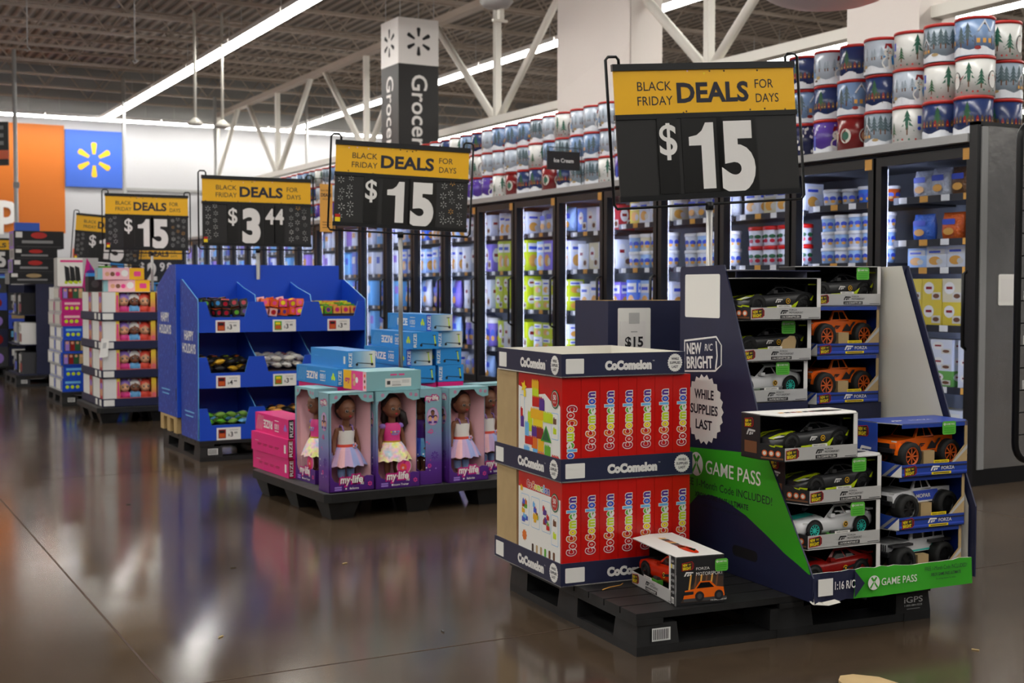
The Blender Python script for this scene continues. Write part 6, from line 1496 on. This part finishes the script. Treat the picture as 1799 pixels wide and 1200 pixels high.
for k, (col, kind) in enumerate(SK):
    me = skate_box(col, kind)
    for c in range(2):
        for r in range(2):
            if r == 1 and k > 6: continue
            off = (.0, .012, -.010, .006, .015, .0, .006, -.008)[k]
            tag(put('skate_box', me, None, RF.w(-.02+off+c*.372, .0+off*.4+r*.412, z+k*.1335)), '%s skate set box, %s layer from the pallet, %s %s' % ('blue' if col == 'blue' else 'magenta', ordinal(k), ('front', 'back')[r], ('left', 'right')[c]), 'toy box', 'skate set boxes')
zt = z+8*.1335+.001
m = MB(); w, d, h = .40, .34, .29; m.box((0, 0, 0), (w, d, h), 'lgrey', right='magenta'); F = front(0, 0, 0); m.rect(F, .002, .002, w*.62, h-.002, 'paper', .0006); m.flat(F, [(w*.60, 0), (w, 0), (w, h*.35), (w*.72, h)], 'magenta', .001); m.rect(F, w*.08, h-.045, w*.62, h-.024, 'hotpink', .0014)
for x in (.08, .13, .18): m.flat(F, [(x, .05), (x+.05, .045), (x+.035, .19), (x-.01, .21)], 'inkblack', .0012); m.disc(F, x+.005, .04, .016, 'lime', .0016); m.disc(F, x+.04, .045, .014, 'lime', .0016)
m.tube([(w*.85, -.001, .10), (w*.80, -.001, .22)], .008, 'purple', 5); m.disc(F, w*.82, h*.45, .05, 'purple', .0014, .04)
tag(m.build('skate_box', None, RF.w(-.05, .02, zt), math.radians(-4)), 'big white and magenta roller skate box on top of the skate stack', 'toy box')
m = MB(); m.box((0, 0, 0), (.12, .18, .21), 'tgreen'); F = front(0, 0, 0); m.rect(F, .01, .02, .11, .12, 'ybright', .0006); m.disc(F, .06, .16, .03, 'paper', .0008); tag(m.build('toy_box', None, RF.w(.37, .06, zt)), 'small green and yellow box beside the roller skate box', 'toy box')

# ================================================================ dark displays farther down the aisle
QF = Frame(2.12, 16.35, 0)
pallet('plastic_pallet', 'dark plastic pallet under the navy display of toys', QF.w(-.02, -.03), 0, 1.15, 1.05)
t = thing('cardboard_display', 'navy cardboard toy display with white card and round seal, farther down', 'display stand', QF.w(0, 0, .141))
m = MB(); F = front(.22, 0, 0); m.extrude(F, [(0, 0), (.88, 0), (.88, 1.1), (0, 1.1)], .008, 'navy'); m.rect(F, .155, .82, .34, 1.06, 'paper', .001); m.burst(F, .30, .60, .14, 'paper', .001, 22, .9); m.text(F, 'WHILE', .30, .64, .035, 'navyink', .02, d=.002); m.text(F, 'SUPPLIES', .30, .585, .035, 'navyink', .02, d=.002, w=.2); m.text(F, 'LAST', .30, .53, .035, 'navyink', .02, d=.002); m.build('side_wing', t)
m = MB(); m.box((.22, .97, 0), (1.1, .978, 1.1), 'navy'); m.build('side_wing', t)
m = MB(); m.box((.60, .008, 0), (.61, .97, 1.1), 'navy'); m.build('back_panel', t)
for z in (0, .36, .72, 1.09):
    m = MB(); m.box((.02 if z < 1 else .22, .008, z), (.60 if z < 1 else 1.1, .97, z+.010), 'navy'); m.build('shelf', t)
def dark_box(w, d, h, c1, c2, seed):
    m = MB(); m.box((0, 0, 0), (w, d, h), 'inkblack', left=c1); F = front(0, 0, 0); r = random.Random(seed); m.rect(F, w*.04, h*.62, w*.17, h*.94, 'paper', .0008); m.disc(F, w*.5, h*.75, w*.16, c2, .0008, h*.18); m.rect(F, w*.16, h*.30, w*.78, h*.46, 'grey', .001); m.rect(F, w*.06, h*.08, w*.94, h*.14, 'dgrey', .001)
    E = left(0, d, 0); m.rect(E, d*.15, h*.15, d*.85, h*.85, 'grey', .0006); return m
zt = .141+1.101
for k, (h, c2, w, x) in enumerate(((.135, 'tan', .56, -.06), (.16, 'lidred', .52, -.02), (.13, 'lidred', .50, .0), (.215, 'lidred', .58, .0))):
    m = dark_box(w, .40, h, ('grey', 'lpurple', 'lgrey', 'lpurple')[k], c2, k); tag(m.build('toy_box', None, QF.w(x+.0, .12+.01*k, zt)), 'black toy box on top of the navy display, %s of four' % ('bottom', 'second', 'third', 'top')[k], 'toy box', 'black toy boxes on the navy display'); zt += h+.0015
m = MB(); m.box((0, 0, 0), (.28, .12, .10), 'wallblue'); tag(m.build('toy_box', None, QF.w(.03, .22, zt)), 'small blue box on the very top of the black toy boxes', 'toy box')
for zz in (0, .36, .72):
    for k in range(4):
        m = MB(); w = .20; h = .26-.03*(k % 2); m.box((0, 0, 0), (.24, w, h), ('dgrey', 'paper', 'inkblack', 'lgrey')[(k+int(zz*3)) % 4]); E = left(0, w, 0); m.rect(E, .02, .03, w-.02, h*.5, ('dred', 'tan', 'kblue', 'brown')[k], .0008); m.rect(E, .02, h*.6, w-.05, h*.9, 'lgrey', .0008)
        tag(m.build('toy_box', None, QF.w(.06+.02*(k % 2), .04+k*.225, .141+zz+.0115)), 'toy box on the %s shelf of the navy display, %s from the front' % ({0: 'bottom', .36: 'middle', .72: 'top'}[zz], ordinal(k)), 'toy box', 'boxes on the navy display shelves')
def stack(F, label, cols, w, d, hs, seed, grp, name='toy_box'):
    r = random.Random(seed); z = .1415
    for k, h in enumerate(hs):
        for c in range(2):
            m = MB(); col = cols[(k+c) % len(cols)]; m.box((0, 0, 0), (w, d, h), col, left=r.choice(['grey', 'lgrey', 'dgrey', col]))
            for Fc, ww in ((front(0, 0, 0), w), (left(0, d, 0), d)):
                m.rect(Fc, ww*.08, h*.55, ww*.6, h*.88, r.choice(['lgrey', 'paper', 'tan', 'lblue']), .0008); m.disc(Fc, ww*.72, h*.42, min(ww, h)*.28, r.choice(['dred', 'brown', 'lpurple', 'skinl', 'kblue']), .0012); m.rect(Fc, ww*.1, h*.12, ww*.5, h*.36, r.choice(['dgrey', 'tan', 'navy', 'grey']), .0008)
            tag(m.build(name, None, F.w(.02+c*(w+.012)+r.uniform(-.005, .005), .03+r.uniform(-.01, .01), z)), label % (ordinal(k), ('left', 'right')[c]), 'toy box', grp)
        z += h+.0015
    return z
LF = Frame(1.78, 18.3, 0); pallet('plastic_pallet', 'dark plastic pallet at the far left edge of the picture', LF.w(0, 0), 0, 1.0, 1.0)
stack(LF, 'dark toy box at the far left edge, %s layer up, %s one', ['dgrey', 'navy', 'inkblack', 'kblue'], .46, .7, [.26, .24, .25, .23, .20], 3, 'dark toy boxes at the far left')
GF = Frame(2.3, 20.4, 0); pallet('plastic_pallet', 'dark plastic pallet behind the skate boxes, half hidden', GF.w(0, 0), 0, 1.0, 1.0)
stack(GF, 'blue toy box far behind the skate stack, %s layer up, %s one', ['kblue', 'navy', 'sblue', 'inkblack'], .46, .6, [.25, .25, .25, .25, .25, .2], 8, 'blue boxes far behind the skate stack')
HF = Frame(3.25, 18.0, 0); pallet('plastic_pallet', 'dark plastic pallet far behind the baby doll display', HF.w(0, 0), 0, 1.0, 1.0)
stack(HF, 'mixed toy box far behind the baby dolls, %s layer up, %s one', ['navy', 'sblue', 'paper', 'dgrey'], .46, .6, [.25, .25, .25, .25, .22, .2, .2], 12, 'mixed boxes far behind the baby dolls')
deals_sign('tilted black and yellow $15 price sign half hidden behind another sign', 2.96, 15.25, 1.50, '15', deg=-6, W=.72, base=.0, H=.515, tilt=math.radians(-4.5))
deals_sign('black and yellow price sign cut off by the left edge', 2.05, 18.15, 1.46, '15', deg=0, W=.80, base=1.325, H=.38)
deals_sign('black price sign reading $2.98 far behind the baby doll boxes', 3.62, 15.6, 1.27, '2', deg=0, W=.60, base=.0, H=.42, pattern=False)
# dark sign hanging at the top left, small orange notice on the back wall
p = gd(-12, 212, 20); t = thing('hanging_sign', 'dark hanging sign with white marks at the top left edge', 'sign', (p.x, p.y, p.z-.70), math.radians(-38))
m = MB(); m.box((-.25, 0, 0), (.25, .02, .68), 'panel'); F = front(-.25, 0, 0); m.rect(F, .0, .10, .5, .24, 'ocolor', .001)
for q in range(3): m.rect(F, .1, .32+.12*q, .42, .38+.12*q, 'grey', .001)
m.build('panel', t); m = MB(); m.tube([(0, .01, .68), (0, .01, 5.26-p.z+.70)], .01, 'lgrey', 5); m.build('cable', t)
m = MB(); m.box((4.98, 29.27, 1.75), (5.40, 29.298, 2.05), 'ocolor'); m.rect(front(4.98, 29.27, 1.75), .05, .1, .3, .16, 'paper', .002); tag(m.build('wall_notice'), 'small orange notice on the white back wall near the floor', 'notice')
# a pick-up counter under the orange wall
t = thing('service_counter', 'white service counter below the orange back wall', 'counter', (0.5, 28.2, 0))
m = MB(); m.box((0, 0, 0), (4.2, .7, 1.0), 'wallwhite'); m.build('cabinet', t); m = MB(); m.box((-.05, -.05, 1.0), (4.25, .75, 1.05), 'lgrey'); m.build('worktop', t)
